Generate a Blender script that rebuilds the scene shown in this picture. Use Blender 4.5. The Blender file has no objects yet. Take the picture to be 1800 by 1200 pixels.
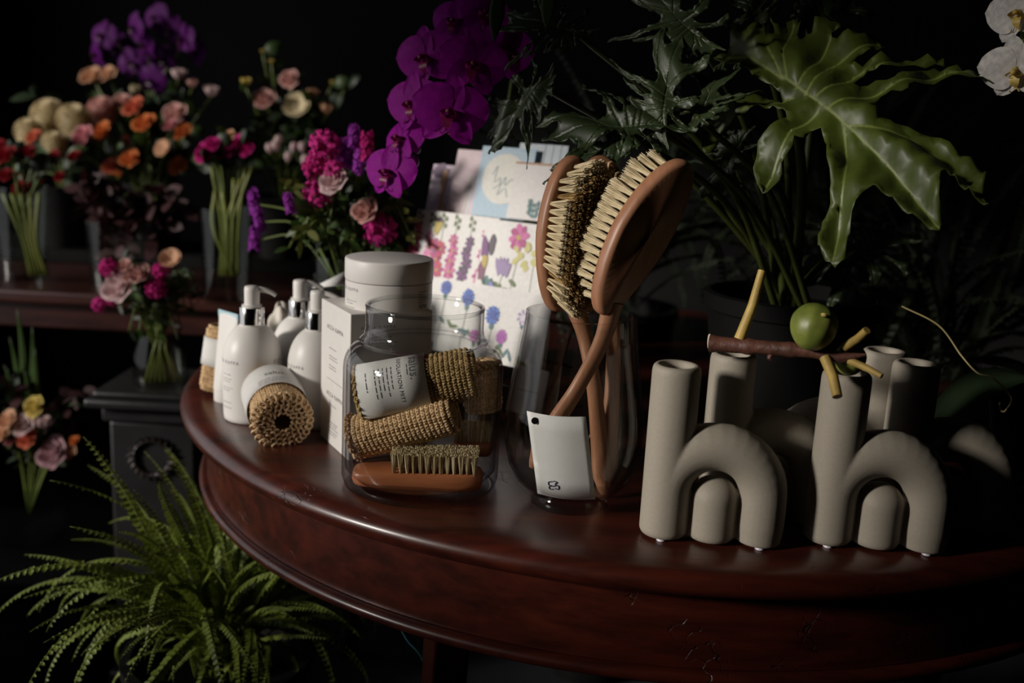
import bpy, bmesh, math, random
import numpy as np
from mathutils import Vector, Matrix
from mathutils.geometry import delaunay_2d_cdt
random.seed(7)
PI = math.pi
scene = bpy.context.scene
C = scene.collection

# ------------------------------------------------------------------ camera, world, light, exposure
TZ = 0.76                      # table top height
CH = 0.41                      # camera above the table top
CAMZ = TZ + CH
F = 1750.0                     # focal length in pixels of the 1800 px wide frame (35 mm lens)
PITCH, ROLL = math.radians(12.5), math.radians(3.0)
_ex = Vector((1, 0, 0)); _up = Vector((0, math.sin(PITCH), math.cos(PITCH))); FWD = Vector((0, math.cos(PITCH), -math.sin(PITCH)))
CR = math.cos(ROLL) * _ex + math.sin(ROLL) * _up
CU = -math.sin(ROLL) * _ex + math.cos(ROLL) * _up
CAM = Vector((0, 0, CAMZ))
cd = bpy.data.cameras.new('camera'); cam = bpy.data.objects.new('camera', cd); C.objects.link(cam)
cd.lens = 35; cd.sensor_width = 36; cd.clip_start = 0.02
cam.matrix_world = Matrix(((CR.x, CU.x, -FWD.x, 0), (CR.y, CU.y, -FWD.y, 0), (CR.z, CU.z, -FWD.z, CAMZ), (0, 0, 0, 1)))
cd.dof.use_dof = True; cd.dof.focus_distance = 1.06; cd.dof.aperture_fstop = 3.0
scene.camera = cam
w = bpy.data.worlds.new('world'); scene.world = w; w.use_nodes = True
w.node_tree.nodes['Background'].inputs[0].default_value = (0.68, 0.68, 0.70, 1)
w.node_tree.nodes['Background'].inputs[1].default_value = 0.95
ld = bpy.data.lights.new('low_sun', 'SUN'); ld.angle = math.radians(8); ld.energy = 2.9; ld.color = (1.0, 0.93, 0.85)
lo = bpy.data.objects.new('low_sun', ld); C.objects.link(lo); lo.location = (-3.5, -.6, 2.2)
SUN_AZ, SUN_EL = math.radians(65), math.radians(16)          # azimuth off the view axis, height: low light through the shop window on the left
lo.rotation_mode = 'QUATERNION'; lo.rotation_quaternion = Vector((math.sin(SUN_AZ) * math.cos(SUN_EL), math.cos(SUN_AZ) * math.cos(SUN_EL), -math.sin(SUN_EL))).to_track_quat('-Z', 'Y')
scene.view_settings.view_transform = 'Standard'; scene.view_settings.look = 'None'
scene.view_settings.gamma = 1; scene.view_settings.use_curve_mapping = False
scene.view_settings.exposure = 0.0

# ------------------------------------------------------------------ pixel helpers (a pixel is only a direction)
def ray(px, py):
    return (FWD + CR * ((px - 900) / F) + CU * (-(py - 600) / F))
def G(px, py, z=None):         # point where the pixel's ray meets a horizontal plane
    z = TZ if z is None else z
    d = ray(px, py); return CAM + d * ((z - CAMZ) / d.z)
def D(px, py, y):              # point on the pixel's ray at depth y
    d = ray(px, py); return CAM + d * (y / d.y)
def PL(px, py, p0, n):         # pixel's ray meets a plane
    d = ray(px, py); return CAM + d * ((p0 - CAM).dot(n) / d.dot(n))
def ppm(p):                    # pixels per metre at a point
    return F / (p - CAM).dot(FWD)
def HT(base, py):              # height of a vertical over base whose image reaches row py
    lo_, hi_ = -1.0, 1.5
    for _ in range(50):
        m = (lo_ + hi_) / 2; q = base + Vector((0, 0, m)) - CAM
        y = 600 - F * q.dot(CU) / q.dot(FWD)
        if y > py: lo_ = m
        else: hi_ = m
    return m

# ------------------------------------------------------------------ materials
MATS = {}
def M(name, col, rough=0.5, var=0.15, scale=25.0, bump=0.0, bscale=None, metal=0.0, trans=0.0, coat=0.0, spec=0.5, stretch=(1, 1, 1), sheen=0.0, col2=None):
    if name in MATS: return MATS[name]
    m = bpy.data.materials.new(name); m.use_nodes = True; nt = m.node_tree; n = nt.nodes; l = nt.links
    b = n['Principled BSDF']; out = n['Material Output']
    tc = n.new('ShaderNodeTexCoord'); mp = n.new('ShaderNodeMapping'); l.new(tc.outputs['Object'], mp.inputs[0]); mp.inputs['Scale'].default_value = stretch
    nz = n.new('ShaderNodeTexNoise'); nz.inputs['Scale'].default_value = scale; nz.inputs['Detail'].default_value = 4; l.new(mp.outputs[0], nz.inputs['Vector'])
    rp = n.new('ShaderNodeValToRGB'); l.new(nz.outputs['Fac'], rp.inputs[0])
    c2 = col2 if col2 else tuple(min(1, c * (1 + var)) for c in col)
    rp.color_ramp.elements[0].position = 0.32; rp.color_ramp.elements[1].position = 0.68
    rp.color_ramp.elements[0].color = (*[c * (1 - var) for c in col], 1); rp.color_ramp.elements[1].color = (*c2, 1)
    l.new(rp.outputs[0], b.inputs['Base Color'])
    b.inputs['Roughness'].default_value = rough; b.inputs['Metallic'].default_value = metal
    b.inputs['Coat Weight'].default_value = coat; b.inputs['Coat Roughness'].default_value = 0.08
    b.inputs['Specular IOR Level'].default_value = spec; b.inputs['Sheen Weight'].default_value = sheen
    if bump:
        bz = n.new('ShaderNodeTexNoise'); bz.inputs['Scale'].default_value = bscale or scale * 3; l.new(mp.outputs[0], bz.inputs['Vector'])
        bp = n.new('ShaderNodeBump'); bp.inputs['Strength'].default_value = bump; bp.inputs['Distance'].default_value = 0.002
        l.new(bz.outputs['Fac'], bp.inputs['Height']); l.new(bp.outputs[0], b.inputs['Normal'])
    if trans:
        t = n.new('ShaderNodeBsdfTranslucent'); l.new(rp.outputs[0], t.inputs[0]); mx = n.new('ShaderNodeMixShader'); mx.inputs[0].default_value = trans
        l.new(b.outputs[0], mx.inputs[1]); l.new(t.outputs[0], mx.inputs[2]); l.new(mx.outputs[0], out.inputs[0])
    MATS[name] = m; return m

def glass_mat(name, tint=(0.975, 0.98, 0.975), edge=(0.58, 0.56, 0.60), refl=0.75):
    # clear thin-walled glass: straight-through transmission, Fresnel reflection, deeper tint where the wall is seen edge-on
    m = bpy.data.materials.new(name); m.use_nodes = True; nt = m.node_tree; n = nt.nodes; l = nt.links
    n.remove(n['Principled BSDF']); out = n['Material Output']
    lw = n.new('ShaderNodeLayerWeight'); lw.inputs[0].default_value = 0.25
    rp = n.new('ShaderNodeValToRGB'); l.new(lw.outputs['Facing'], rp.inputs[0])
    rp.color_ramp.elements[0].position = 0.25; rp.color_ramp.elements[0].color = (*tint, 1)
    rp.color_ramp.elements[1].position = 0.95; rp.color_ramp.elements[1].color = (*edge, 1)
    tr = n.new('ShaderNodeBsdfTransparent'); l.new(rp.outputs[0], tr.inputs[0])
    gl = n.new('ShaderNodeBsdfGlossy'); gl.inputs['Roughness'].default_value = 0.03
    l2 = n.new('ShaderNodeLayerWeight'); l2.inputs[0].default_value = 0.5
    pw = n.new('ShaderNodeMath'); pw.operation = 'POWER'; pw.inputs[1].default_value = 4.0; l.new(l2.outputs['Facing'], pw.inputs[0])
    fr = n.new('ShaderNodeMapRange'); fr.inputs[3].default_value = 0.035; fr.inputs[4].default_value = refl; l.new(pw.outputs[0], fr.inputs[0])
    nz = n.new('ShaderNodeTexNoise'); nz.inputs['Scale'].default_value = 9; bp = n.new('ShaderNodeBump'); bp.inputs['Strength'].default_value = 0.06; bp.inputs['Distance'].default_value = 0.01
    tc = n.new('ShaderNodeTexCoord'); l.new(tc.outputs['Object'], nz.inputs['Vector'])
    l.new(nz.outputs['Fac'], bp.inputs['Height']); l.new(bp.outputs[0], gl.inputs['Normal'])
    mx = n.new('ShaderNodeMixShader'); l.new(fr.outputs[0], mx.inputs[0]); l.new(tr.outputs[0], mx.inputs[1]); l.new(gl.outputs[0], mx.inputs[2])
    l.new(mx.outputs[0], out.inputs[0]); MATS[name] = m; return m

def wood_mat(name, dark, light, rough=0.3, coat=0.4, stretch=(3, 26, 26), wear=0.0, bump=0.08, crough=0.12):
    m = bpy.data.materials.new(name); m.use_nodes = True; nt = m.node_tree; n = nt.nodes; l = nt.links; b = n['Principled BSDF']
    tc = n.new('ShaderNodeTexCoord'); mp = n.new('ShaderNodeMapping'); mp.inputs['Scale'].default_value = stretch; l.new(tc.outputs['Object'], mp.inputs[0])
    nz = n.new('ShaderNodeTexNoise'); nz.inputs['Scale'].default_value = 2.2; nz.inputs['Detail'].default_value = 7; nz.inputs['Roughness'].default_value = 0.62; l.new(mp.outputs[0], nz.inputs['Vector'])
    rp = n.new('ShaderNodeValToRGB'); l.new(nz.outputs['Fac'], rp.inputs[0])
    rp.color_ramp.elements[0].position = 0.33; rp.color_ramp.elements[1].position = 0.7
    rp.color_ramp.elements[0].color = (*dark, 1); rp.color_ramp.elements[1].color = (*light, 1)
    col = rp.outputs[0]
    b.inputs['Roughness'].default_value = rough; b.inputs['Coat Weight'].default_value = coat; b.inputs['Coat Roughness'].default_value = crough
    bp = n.new('ShaderNodeBump'); bp.inputs['Strength'].default_value = bump; bp.inputs['Distance'].default_value = 0.002; l.new(nz.outputs['Fac'], bp.inputs['Height'])
    if wear:                    # small dark chips and cracks in the varnish
        vz = n.new('ShaderNodeTexVoronoi'); vz.feature = 'DISTANCE_TO_EDGE'; vz.inputs['Scale'].default_value = 42
        n2 = n.new('ShaderNodeTexNoise'); n2.inputs['Scale'].default_value = 13; n2.inputs['Detail'].default_value = 3
        m3 = n.new('ShaderNodeMixRGB'); m3.inputs[0].default_value = 0.06; n4 = n.new('ShaderNodeTexNoise'); n4.inputs['Scale'].default_value = 30
        l.new(tc.outputs['Object'], m3.inputs[1]); l.new(tc.outputs['Object'], n4.inputs['Vector']); l.new(n4.outputs['Color'], m3.inputs[2]); l.new(m3.outputs[0], vz.inputs['Vector'])
        l.new(tc.outputs['Object'], n2.inputs['Vector'])
        r1 = n.new('ShaderNodeMapRange'); r1.inputs[1].default_value = 0.0; r1.inputs[2].default_value = 0.035; r1.inputs[3].default_value = 1; r1.inputs[4].default_value = 0; l.new(vz.outputs['Distance'], r1.inputs[0])
        r2 = n.new('ShaderNodeMapRange'); r2.inputs[1].default_value = 0.58; r2.inputs[2].default_value = 0.66; l.new(n2.outputs['Fac'], r2.inputs[0])
        mu = n.new('ShaderNodeMath'); mu.operation = 'MULTIPLY'; l.new(r1.outputs[0], mu.inputs[0]); l.new(r2.outputs[0], mu.inputs[1])
        mu2 = n.new('ShaderNodeMath'); mu2.operation = 'MULTIPLY'; mu2.inputs[1].default_value = wear; l.new(mu.outputs[0], mu2.inputs[0])
        mc = n.new('ShaderNodeMixRGB'); l.new(mu2.outputs[0], mc.inputs[0]); l.new(col, mc.inputs[1]); mc.inputs[2].default_value = (0.004, 0.002, 0.002, 1); col = mc.outputs[0]
        b2 = n.new('ShaderNodeBump'); b2.invert = True; b2.inputs['Strength'].default_value = 0.6; b2.inputs['Distance'].default_value = 0.002; l.new(mu2.outputs[0], b2.inputs['Height']); l.new(bp.outputs[0], b2.inputs['Normal']); bp = b2
    l.new(col, b.inputs['Base Color']); l.new(bp.outputs[0], b.inputs['Normal'])
    MATS[name] = m; return m

# ------------------------------------------------------------------ mesh helpers
class MB:
    def __init__(s): s.v = []; s.f = []
    def add(s, v, f):
        o = len(s.v); s.v += [tuple(p) for p in v]; s.f += [tuple(i + o for i in q) for q in f]; return s
    def lathe(s, prof, n=32, c=(0, 0, 0), sx=1, sy=1, close=False):
        v = []; f = []; k = len(prof)
        for j in range(n):
            a = 2 * PI * j / n
            for r, z in prof: v.append((c[0] + r * math.cos(a) * sx, c[1] + r * math.sin(a) * sy, c[2] + z))
        kk = k if close else k - 1
        for j in range(n):
            j2 = (j + 1) % n
            for i in range(kk):
                i2 = (i + 1) % k; f.append((j * k + i, j2 * k + i, j2 * k + i2, j * k + i2))
        return s.add(v, f)
    def tube(s, path, rad, n=8, cap=True, flat=1.0, up=None):
        P = [Vector(p) for p in path]; k = len(P); v = []; f = []
        if not hasattr(rad, '__len__'): rad = [rad] * k
        t0 = (P[1] - P[0]).normalized(); u = Vector(up) if up else (Vector((0, 0, 1)) if abs(t0.z) < 0.9 else Vector((1, 0, 0)))
        for i in range(k):
            t = (P[min(i + 1, k - 1)] - P[max(i - 1, 0)]).normalized()
            u = (u - t * u.dot(t)).normalized(); w_ = t.cross(u)
            for j in range(n):
                a = 2 * PI * j / n; v.append(P[i] + (u * math.cos(a) * flat + w_ * math.sin(a)) * rad[i])
        for i in range(k - 1):
            for j in range(n):
                j2 = (j + 1) % n; f.append((i * n + j, i * n + j2, (i + 1) * n + j2, (i + 1) * n + j))
        if cap: f.append(tuple(range(n))[::-1]); f.append(tuple(range((k - 1) * n, k * n)))
        return s.add(v, f)
    def box(s, a, b):
        x0, y0, z0 = a; x1, y1, z1 = b
        return s.add([(x0, y0, z0), (x1, y0, z0), (x1, y1, z0), (x0, y1, z0), (x0, y0, z1), (x1, y0, z1), (x1, y1, z1), (x0, y1, z1)],
                     [(3, 2, 1, 0), (4, 5, 6, 7), (0, 1, 5, 4), (1, 2, 6, 5), (2, 3, 7, 6), (3, 0, 4, 7)])
    def grid(s, fn, nu, nv, wrap=False):
        v = [fn(i / (nu if wrap else nu - 1), j / (nv - 1)) for i in range(nu) for j in range(nv)]; f = []
        for i in range(nu if wrap else nu - 1):
            i2 = (i + 1) % nu
            for j in range(nv - 1): f.append((i * nv + j, i2 * nv + j, i2 * nv + j + 1, i * nv + j + 1))
        return s.add(v, f)
    def mesh(s, name, sharp=40):
        me = bpy.data.meshes.new(name); me.from_pydata(s.v, [], s.f); me.validate()
        me.polygons.foreach_set('use_smooth', [True] * len(me.polygons))
        me.update()
        if sharp < 180: me.set_sharp_from_angle(angle=math.radians(sharp))
        return me
    def obj(s, name, mat, parent=None, sharp=40, bevel=0, solid=0, sub=0, loc=None):
        return link(name, s.mesh(name, sharp), mat, parent, bevel, solid, sub, loc)
def link(name, me, mat, parent=None, bevel=0, solid=0, sub=0, loc=None):
    o = bpy.data.objects.new(name, me); C.objects.link(o)
    if mat and not me.materials: me.materials.append(mat)
    if parent is not None: o.parent = parent
    if loc is not None: o.location = loc
    if bevel:
        b = o.modifiers.new('bevel', 'BEVEL'); b.width = bevel; b.segments = 3; b.limit_method = 'ANGLE'
    if solid:
        b = o.modifiers.new('solid', 'SOLIDIFY'); b.thickness = solid; b.offset = 0
    if sub:
        b = o.modifiers.new('sub', 'SUBSURF'); b.levels = sub; b.render_levels = sub
    return o
def tag(o, label, cat, group=None):
    o['label'] = label; o['category'] = cat
    if group: o['group'] = group
    return o
def T(name, label, cat, loc=(0, 0, 0), group=None, rot=None):
    o = bpy.data.objects.new(name, None); C.objects.link(o); o.location = loc; o.empty_display_size = 0.03
    if rot: o.rotation_euler = rot
    return tag(o, label, cat, group)
def S(name, mb, mat, **k):
    o = mb.obj(name, mat, **k); o['kind'] = 'structure'; return o
def dup(root, label=None, loc=None, rotz=None):
    r = root.copy(); C.objects.link(r)
    if label: r['label'] = label
    if loc is not None: r.location = loc
    if rotz is not None: r.rotation_euler = (0, 0, rotz)
    for ch in list(root.children):
        c = ch.copy(); C.objects.link(c); c.parent = r
        for g in list(ch.children):
            d = g.copy(); C.objects.link(d); d.parent = c
    return r
def smooth_path(pts, n=6):     # Catmull-Rom through the points
    P = [Vector(p) for p in pts]; P = [P[0] * 2 - P[1]] + P + [P[-1] * 2 - P[-2]]; out = []
    for i in range(1, len(P) - 2):
        for k in range(n):
            t = k / n; a, b, c, d = P[i - 1:i + 3]
            out.append(0.5 * ((2 * b) + (c - a) * t + (2 * a - 5 * b + 4 * c - d) * t * t + (3 * b - a - 3 * c + d) * t ** 3))
    out.append(P[-2]); return out
def text2d(body, size, spacing=1.0):
    cu = bpy.data.curves.new('tmp_text', 'FONT'); cu.body = body; cu.size = size; cu.space_character = spacing; cu.align_x = 'CENTER'; cu.align_y = 'CENTER'; cu.resolution_u = 2
    o = bpy.data.objects.new('tmp_text', cu); C.objects.link(o); dg = bpy.context.evaluated_depsgraph_get(); dg.update()
    me = bpy.data.meshes.new_from_object(o.evaluated_get(dg)); v = [(p.co.x, p.co.y) for p in me.vertices]; f = [tuple(p.vertices) for p in me.polygons]
    bpy.data.objects.remove(o); bpy.data.curves.remove(cu); bpy.data.meshes.remove(me); return v, f
def printed(mb, items, fn):
    """items: ('t', text, x, y, size, spacing, rot) or ('l', x, y, width, height); fn maps label (x,y) to 3-D"""
    for it in items:
        if it[0] == 't':
            v, f = text2d(it[1], it[4], it[5]); a = it[6] if len(it) > 6 else 0; ca, sa = math.cos(a), math.sin(a)
            mb.add([fn(it[2] + x * ca - y * sa, it[3] + x * sa + y * ca) for x, y in v], f)
        else:
            _, x, y, wd, h = it; n = max(2, int(abs(wd) / 0.003) + 1)
            m2 = max(2, int(abs(h) / 0.003) + 1)
            mb.grid(lambda u, q: fn(x + u * wd, y + q * h), n, m2)
def word_lines(rng, x, y, width, n, dy, h, vertical=False):
    out = []                    # rows of print too small to read: one bar per word
    for i in range(n):
        c = 0.0; end = width * rng.uniform(0.65, 1)
        while c < end:
            wl = rng.uniform(0.003, 0.008)
            if vertical: out.append(('l', x - i * dy, y - c, h, -min(wl, end - c + 0.001)))
            else: out.append(('l', x + c, y - i * dy, min(wl, end - c + 0.001), h))
            c += wl + 0.0014
    return out
def voxel_union(mb, name, vox, it=6):
    me = mb.mesh(name, 180); o = bpy.data.objects.new('tmp', me); C.objects.link(o)
    r = o.modifiers.new('r', 'REMESH'); r.mode = 'VOXEL'; r.voxel_size = vox; r.use_smooth_shade = True
    s_ = o.modifiers.new('s', 'SMOOTH'); s_.iterations = it; s_.factor = 0.5
    dg = bpy.context.evaluated_depsgraph_get(); dg.update(); out = bpy.data.meshes.new_from_object(o.evaluated_get(dg)); bpy.data.objects.remove(o)
    out.polygons.foreach_set('use_smooth', [True] * len(out.polygons)); out.name = name; return out

# ------------------------------------------------------------------ material set
mahog = wood_mat('mahogany', (0.030, 0.0055, 0.003), (0.095, 0.016, 0.0075), rough=0.36, coat=0.45, wear=1.0, crough=0.22)
mahog_back = wood_mat('mahogany_back', (0.02, 0.006, 0.005), (0.07, 0.02, 0.014), rough=0.35, coat=0.3)
beech = wood_mat('beech', (0.30, 0.135, 0.07), (0.44, 0.21, 0.115), rough=0.42, coat=0.0, stretch=(40, 40, 5))
pear = wood_mat('pear_wood', (0.36, 0.115, 0.045), (0.50, 0.18, 0.075), rough=0.4, coat=0.1, stretch=(6, 40, 40))
white = M('white_plastic', (0.80, 0.775, 0.74), 0.42, 0.02, 8)
carton = M('white_carton', (0.80, 0.77, 0.735), 0.6, 0.02, 60, bump=0.02)
paper = M('paper', (0.80, 0.79, 0.77), 0.75, 0.02, 120, bump=0.05)
label_paper = M('label_paper', (0.74, 0.73, 0.70), 0.7, 0.03, 80, bump=0.04)
chrome = M('chrome', (0.75, 0.74, 0.72), 0.12, 0.03, 5, metal=1)
ink = M('grey_ink', (0.09, 0.09, 0.10), 0.7, 0.05)
ink_blue = M('blue_ink', (0.015, 0.02, 0.09), 0.6, 0.05)
ceramic = M('beige_ceramic', (0.34, 0.303, 0.245), 0.62, 0.035, 300, bump=0.06, bscale=900)
rubber = M('clear_rubber', (0.72, 0.70, 0.78), 0.35, 0.03)
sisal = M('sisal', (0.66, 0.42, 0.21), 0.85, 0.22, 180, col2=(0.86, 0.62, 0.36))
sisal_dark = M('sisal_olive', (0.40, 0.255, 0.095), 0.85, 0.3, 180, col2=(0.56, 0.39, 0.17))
bristle = M('cream_bristle', (0.70, 0.57, 0.34), 0.6, 0.12, 60, col2=(0.84, 0.73, 0.49))
bristle_brown = M('brown_bristle', (0.36, 0.21, 0.065), 0.6, 0.3, 90, col2=(0.55, 0.35, 0.13))
glass = glass_mat('clear_glass')
glass_back = glass_mat('back_glass', (0.92, 0.94, 0.92), (0.5, 0.52, 0.5), 0.09)
black_iron = M('black_iron', (0.016, 0.016, 0.017), 0.42, 0.25, 18, bump=0.15)
black_pot = M('black_pot', (0.005, 0.005, 0.005), 0.75, 0.3, 12, bump=0.1, spec=0.12)
floor_m = M('dark_concrete', (0.030, 0.030, 0.034), 0.65, 0.3, 3.5, bump=0.15, bscale=60)
wall_m = M('dark_wall', (0.010, 0.010, 0.0105), 0.8, 0.25, 4, bump=0.1)
stem_g = M('stem_green', (0.10, 0.135, 0.022), 0.5, 0.3, 20)
leaf_g = M('leaf_green', (0.045, 0.085, 0.018), 0.45, 0.3, 14, trans=0.2)
leaf_d = M('dark_leaf', (0.020, 0.035, 0.014), 0.5, 0.35, 14, trans=0.15)
leaf_mar = M('maroon_leaf', (0.045, 0.012, 0.014), 0.6, 0.35, 30, trans=0.15)

# ------------------------------------------------------------------ the room
X0, X1, Y0, Y1, ZC = -1.62, 2.3, -1.7, 3.3, 2.9
S('floor', MB().box((X0 - .1, Y0 - .1, -.1), (X1 + .1, Y1 + .1, 0)), floor_m)
S('ceiling', MB().box((X0 - .1, Y0 - .1, ZC), (X1 + .1, Y1 + .1, ZC + .1)), wall_m)
S('wall_back', MB().box((X0 - .1, Y1, 0), (X1 + .1, Y1 + .1, ZC)), wall_m)
S('wall_front', MB().box((X0 - .1, Y0 - .1, 0), (X1 + .1, Y0, ZC)), wall_m)
S('wall_right', MB().box((X1, Y0, 0), (X1 + .1, Y1, ZC)), wall_m)
SUN_OPENINGS = [(-0.04, 0.30, 1.20, 1.95), (0.30, 0.54, 1.08, 1.67), (0.54, 2.55, 0.55, 1.67)]      # y0, y1, sill, head of unseen shop window openings, stepped to shape the sun
wl = MB(); wl.box((X0 - .06, Y0, 0), (X0, SUN_OPENINGS[0][0], ZC)); wl.box((X0 - .06, SUN_OPENINGS[-1][1], 0), (X0, Y1, ZC))
for y0, y1, z0, z1 in SUN_OPENINGS: wl.box((X0 - .06, y0, 0), (X0, y1, z0)); wl.box((X0 - .06, y0, z1), (X0, y1, ZC))
S('wall_left', wl, wall_m)
for i, (y0, y1, z0, z1) in enumerate(SUN_OPENINGS):
    wf = MB()
    for y in (y0, y1 - .012): wf.box((X0 - .05, y, z0), (X0 - .02, y + .012, z1))
    for z in (z0, z1 - .012): wf.box((X0 - .048, y0, z), (X0 - .022, y1, z + .012))
    S('window_%d' % (i + 1), wf, black_iron)

# ------------------------------------------------------------------ the round table
TC = Vector((0.219, 1.611, 0)); TR = 0.731
AP0 = 0.622                    # bottom of the apron
t = T('round_table', 'round dark mahogany table with bullnose top carrying the whole display', 'table', (TC.x, TC.y, 0))
prof = [(0, TZ), (TR - .05, TZ), (TR - .034, TZ - .0005), (TR - .016, TZ - .003), (TR - .005, TZ - .008), (TR, TZ - .016), (TR - .002, TZ - .024), (TR - .009, TZ - .030), (TR - .018, TZ - .032), (0, TZ - .032)]
MB().lathe(prof, 180).obj('tabletop', mahog, t, 50)
AR = TR - .036
MB().lathe([(AR - .02, TZ - .033), (AR, TZ - .033), (AR, AP0 + .016), (AR - .02, AP0 + .016)], 180, close=True).obj('apron', mahog, t)
MB().lathe([(AR - .018, AP0 + .015)] + [(AR + .004 + .0075 * math.sin(a), AP0 + .0075 + .0075 * math.cos(a)) for a in [PI * k / 8 for k in range(9)]] + [(AR - .018, AP0)], 180, close=True).obj('bead_moulding', mahog, t)
for a in (math.radians(-114.5), math.radians(-40), math.radians(55), math.radians(145)):
    lg = MB(); c_, s_ = math.cos(a), math.sin(a)
    ra = AR - .035; pth = [(c_ * (ra + d_), s_ * (ra + d_), z) for d_, z in ((0, AP0 + .05), (0, AP0), (.004, .50), (-.015, .30), (-.02, .12), (.01, .0))]
    lg.tube(smooth_path(pth, 5), [.034 - .014 * k / 25 for k in range(26)], 4, up=(c_, s_, 0)); lg.obj('leg', mahog, t, bevel=.004)
streak = smooth_path([D(706, 1108, 1.12), D(718, 1128, 1.12), D(741, 1155, 1.12), D(775, 1230, 1.14)], 6)
tag(MB().tube(streak, .0012, 6).obj('streak', M('teal_streak', (.10, .30, .38), .4)), 'thin teal streak below the table apron beside the leg', 'streak')  # thin teal tube drawn as a streak beside the leg

# ------------------------------------------------------------------ h-shaped vases
def h_vase_mesh():
    r = .0245; b = MB(); Hs = .181
    rim = [(r * .62, Hs - .10), (r * .62, Hs - .004), (r * .70, Hs - .0005), (r * .85, Hs), (r * .97, Hs - .003), (r, Hs - .008)]
    b.lathe([(0, .0015), (r * .9, .0015), (r, .006)] + [(r, Hs - .008)] + rim[::-1][1:] + [(0, Hs - .10)], 40)
    R = .0485; pth = [(2 * R, 0, .0015), (2 * R, 0, .02), (2 * R, 0, .05)] + [(R + R * math.cos(a), 0, .05 + R * math.sin(a)) for a in [PI * k / 16 for k in range(1, 17)]] + [(0, 0, .02)]
    b.tube(pth, [r * .92] + [r] * (len(pth) - 1), 28, up=(0, 1, 0))
    b.lathe([(0, .0015), (r * .9, .0015), (r * .98, .006), (r * .98, .045)] + [(r * .98 * math.cos(a), .045 + r * .9 * math.sin(a)) for a in [PI / 2 * k / 8 for k in range(1, 9)]], 32, (R, 0, 0))
    b.box((.012, -.008, .004), (2 * R - .01, .008, .052))
    return voxel_union(b, 'h_vase_body', .0012, 14), R
HM, HR = h_vase_mesh()
foot_me = MB().lathe([(0, 0), (.0042, 0), (.005, .001), (.0045, .0026), (0, .0026)], 14).mesh('foot')
def h_vase(px, py, ang, label, back=False):
    p = G(px, py); v = T('h_vase', label, 'vase', p, 'beige h-shaped vases', (0, 0, math.radians(ang)))
    o = link('body', HM, ceramic, v); o.location = (0, 0, .0012)
    for x, y in ((-.002, -.016), (-.002, .014), (2 * HR, -.016), (2 * HR, .014)):
        q = link('foot_pad', foot_me, rubber, v); q.location = (x, y, 0)
    return v
h_vase(1164, 939, -5, 'beige matte h-shaped vase next to the glass vase of brushes, frontmost on the left')
h_vase(1262, 903, -3, 'beige h-shaped vase under the cut end of the fig branch')
h_vase(1452, 950, -4, 'beige h-shaped vase with the pale fig twigs hanging over its tube')
h_vase(1572, 918, -4, 'dim beige h-shaped vase at the far right with its arch in shadow')
h_vase(1520, 884, 176, 'mostly hidden beige h-shaped vase at the back with its arch turned left')

# ------------------------------------------------------------------ knitted sisal mitts
def mitt_mesh(R, L, seed=0, open_end=True):
    rng = random.Random(seed); b = MB(); rows = int(L / .0054); nw = int(2 * PI * R / .0062)
    for i in range(rows):
        y = -L / 2 + (i + .5) * L / rows
        sq = 1 - (.10 if i in (0, rows - 1) else 0)
        for sgn in (0, 1):
            P = []; n = nw * 5
            for k in range(n + 1):
                a = 2 * PI * k / n; wv = math.sin(nw * a + sgn * PI)
                rr = R * sq * (1 + .035 * math.sin(3 * a + seed) + .02 * math.sin(5 * a + i * .3)) + .0012 * math.cos(2 * nw * a) + rng.uniform(-.0005, .0005)
                P.append((rr * math.cos(a), y + .0027 * wv, rr * math.sin(a)))
            b.tube(P, .00135, 4, cap=False)
    return b
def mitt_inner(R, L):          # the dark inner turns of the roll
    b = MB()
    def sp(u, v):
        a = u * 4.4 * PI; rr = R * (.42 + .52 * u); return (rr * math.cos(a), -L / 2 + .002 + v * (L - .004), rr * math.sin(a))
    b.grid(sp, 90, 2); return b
def end_loops(R, L, rings, seed):   # knobbly edge stitches seen at the open end of the roll
    rng = random.Random(seed); b = MB()
    for rr0 in rings:
        n = max(8, int(2 * PI * rr0 / .0078))
        for k in range(n):
            a = 2 * PI * k / n + rng.uniform(-.05, .05); P = []
            for j in range(9):
                th = 2 * PI * j / 8; rr = rr0 + .0048 * math.cos(th); aa = a + .0034 / max(rr0, .004) * math.sin(th)
                P.append((rr * math.cos(aa), -L / 2 - .0015 + .0022 * math.sin(th + 1) + rng.uniform(-.0006, .0006), rr * math.sin(aa)))
            b.tube(P, .0017, 5, cap=False)
    return b
def label_wrap(R, y0, y1, a0, a1, jag=0):
    b = MB(); b.grid(lambda u, v: (R * math.cos(a0 + (a1 - a0) * u), y0 + (y1 - y0) * v, R * math.sin(a0 + (a1 - a0) * u)), 48, 4); return b
def aim(o, p, axis, roll=0):   # local +Y along axis
    ax = Vector(axis).normalized(); o.location = p; q = ax.to_track_quat('Y', 'Z'); o.rotation_mode = 'QUATERNION'
    from mathutils import Quaternion
    o.rotation_quaternion = q @ Quaternion((0, 1, 0), roll)

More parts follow.
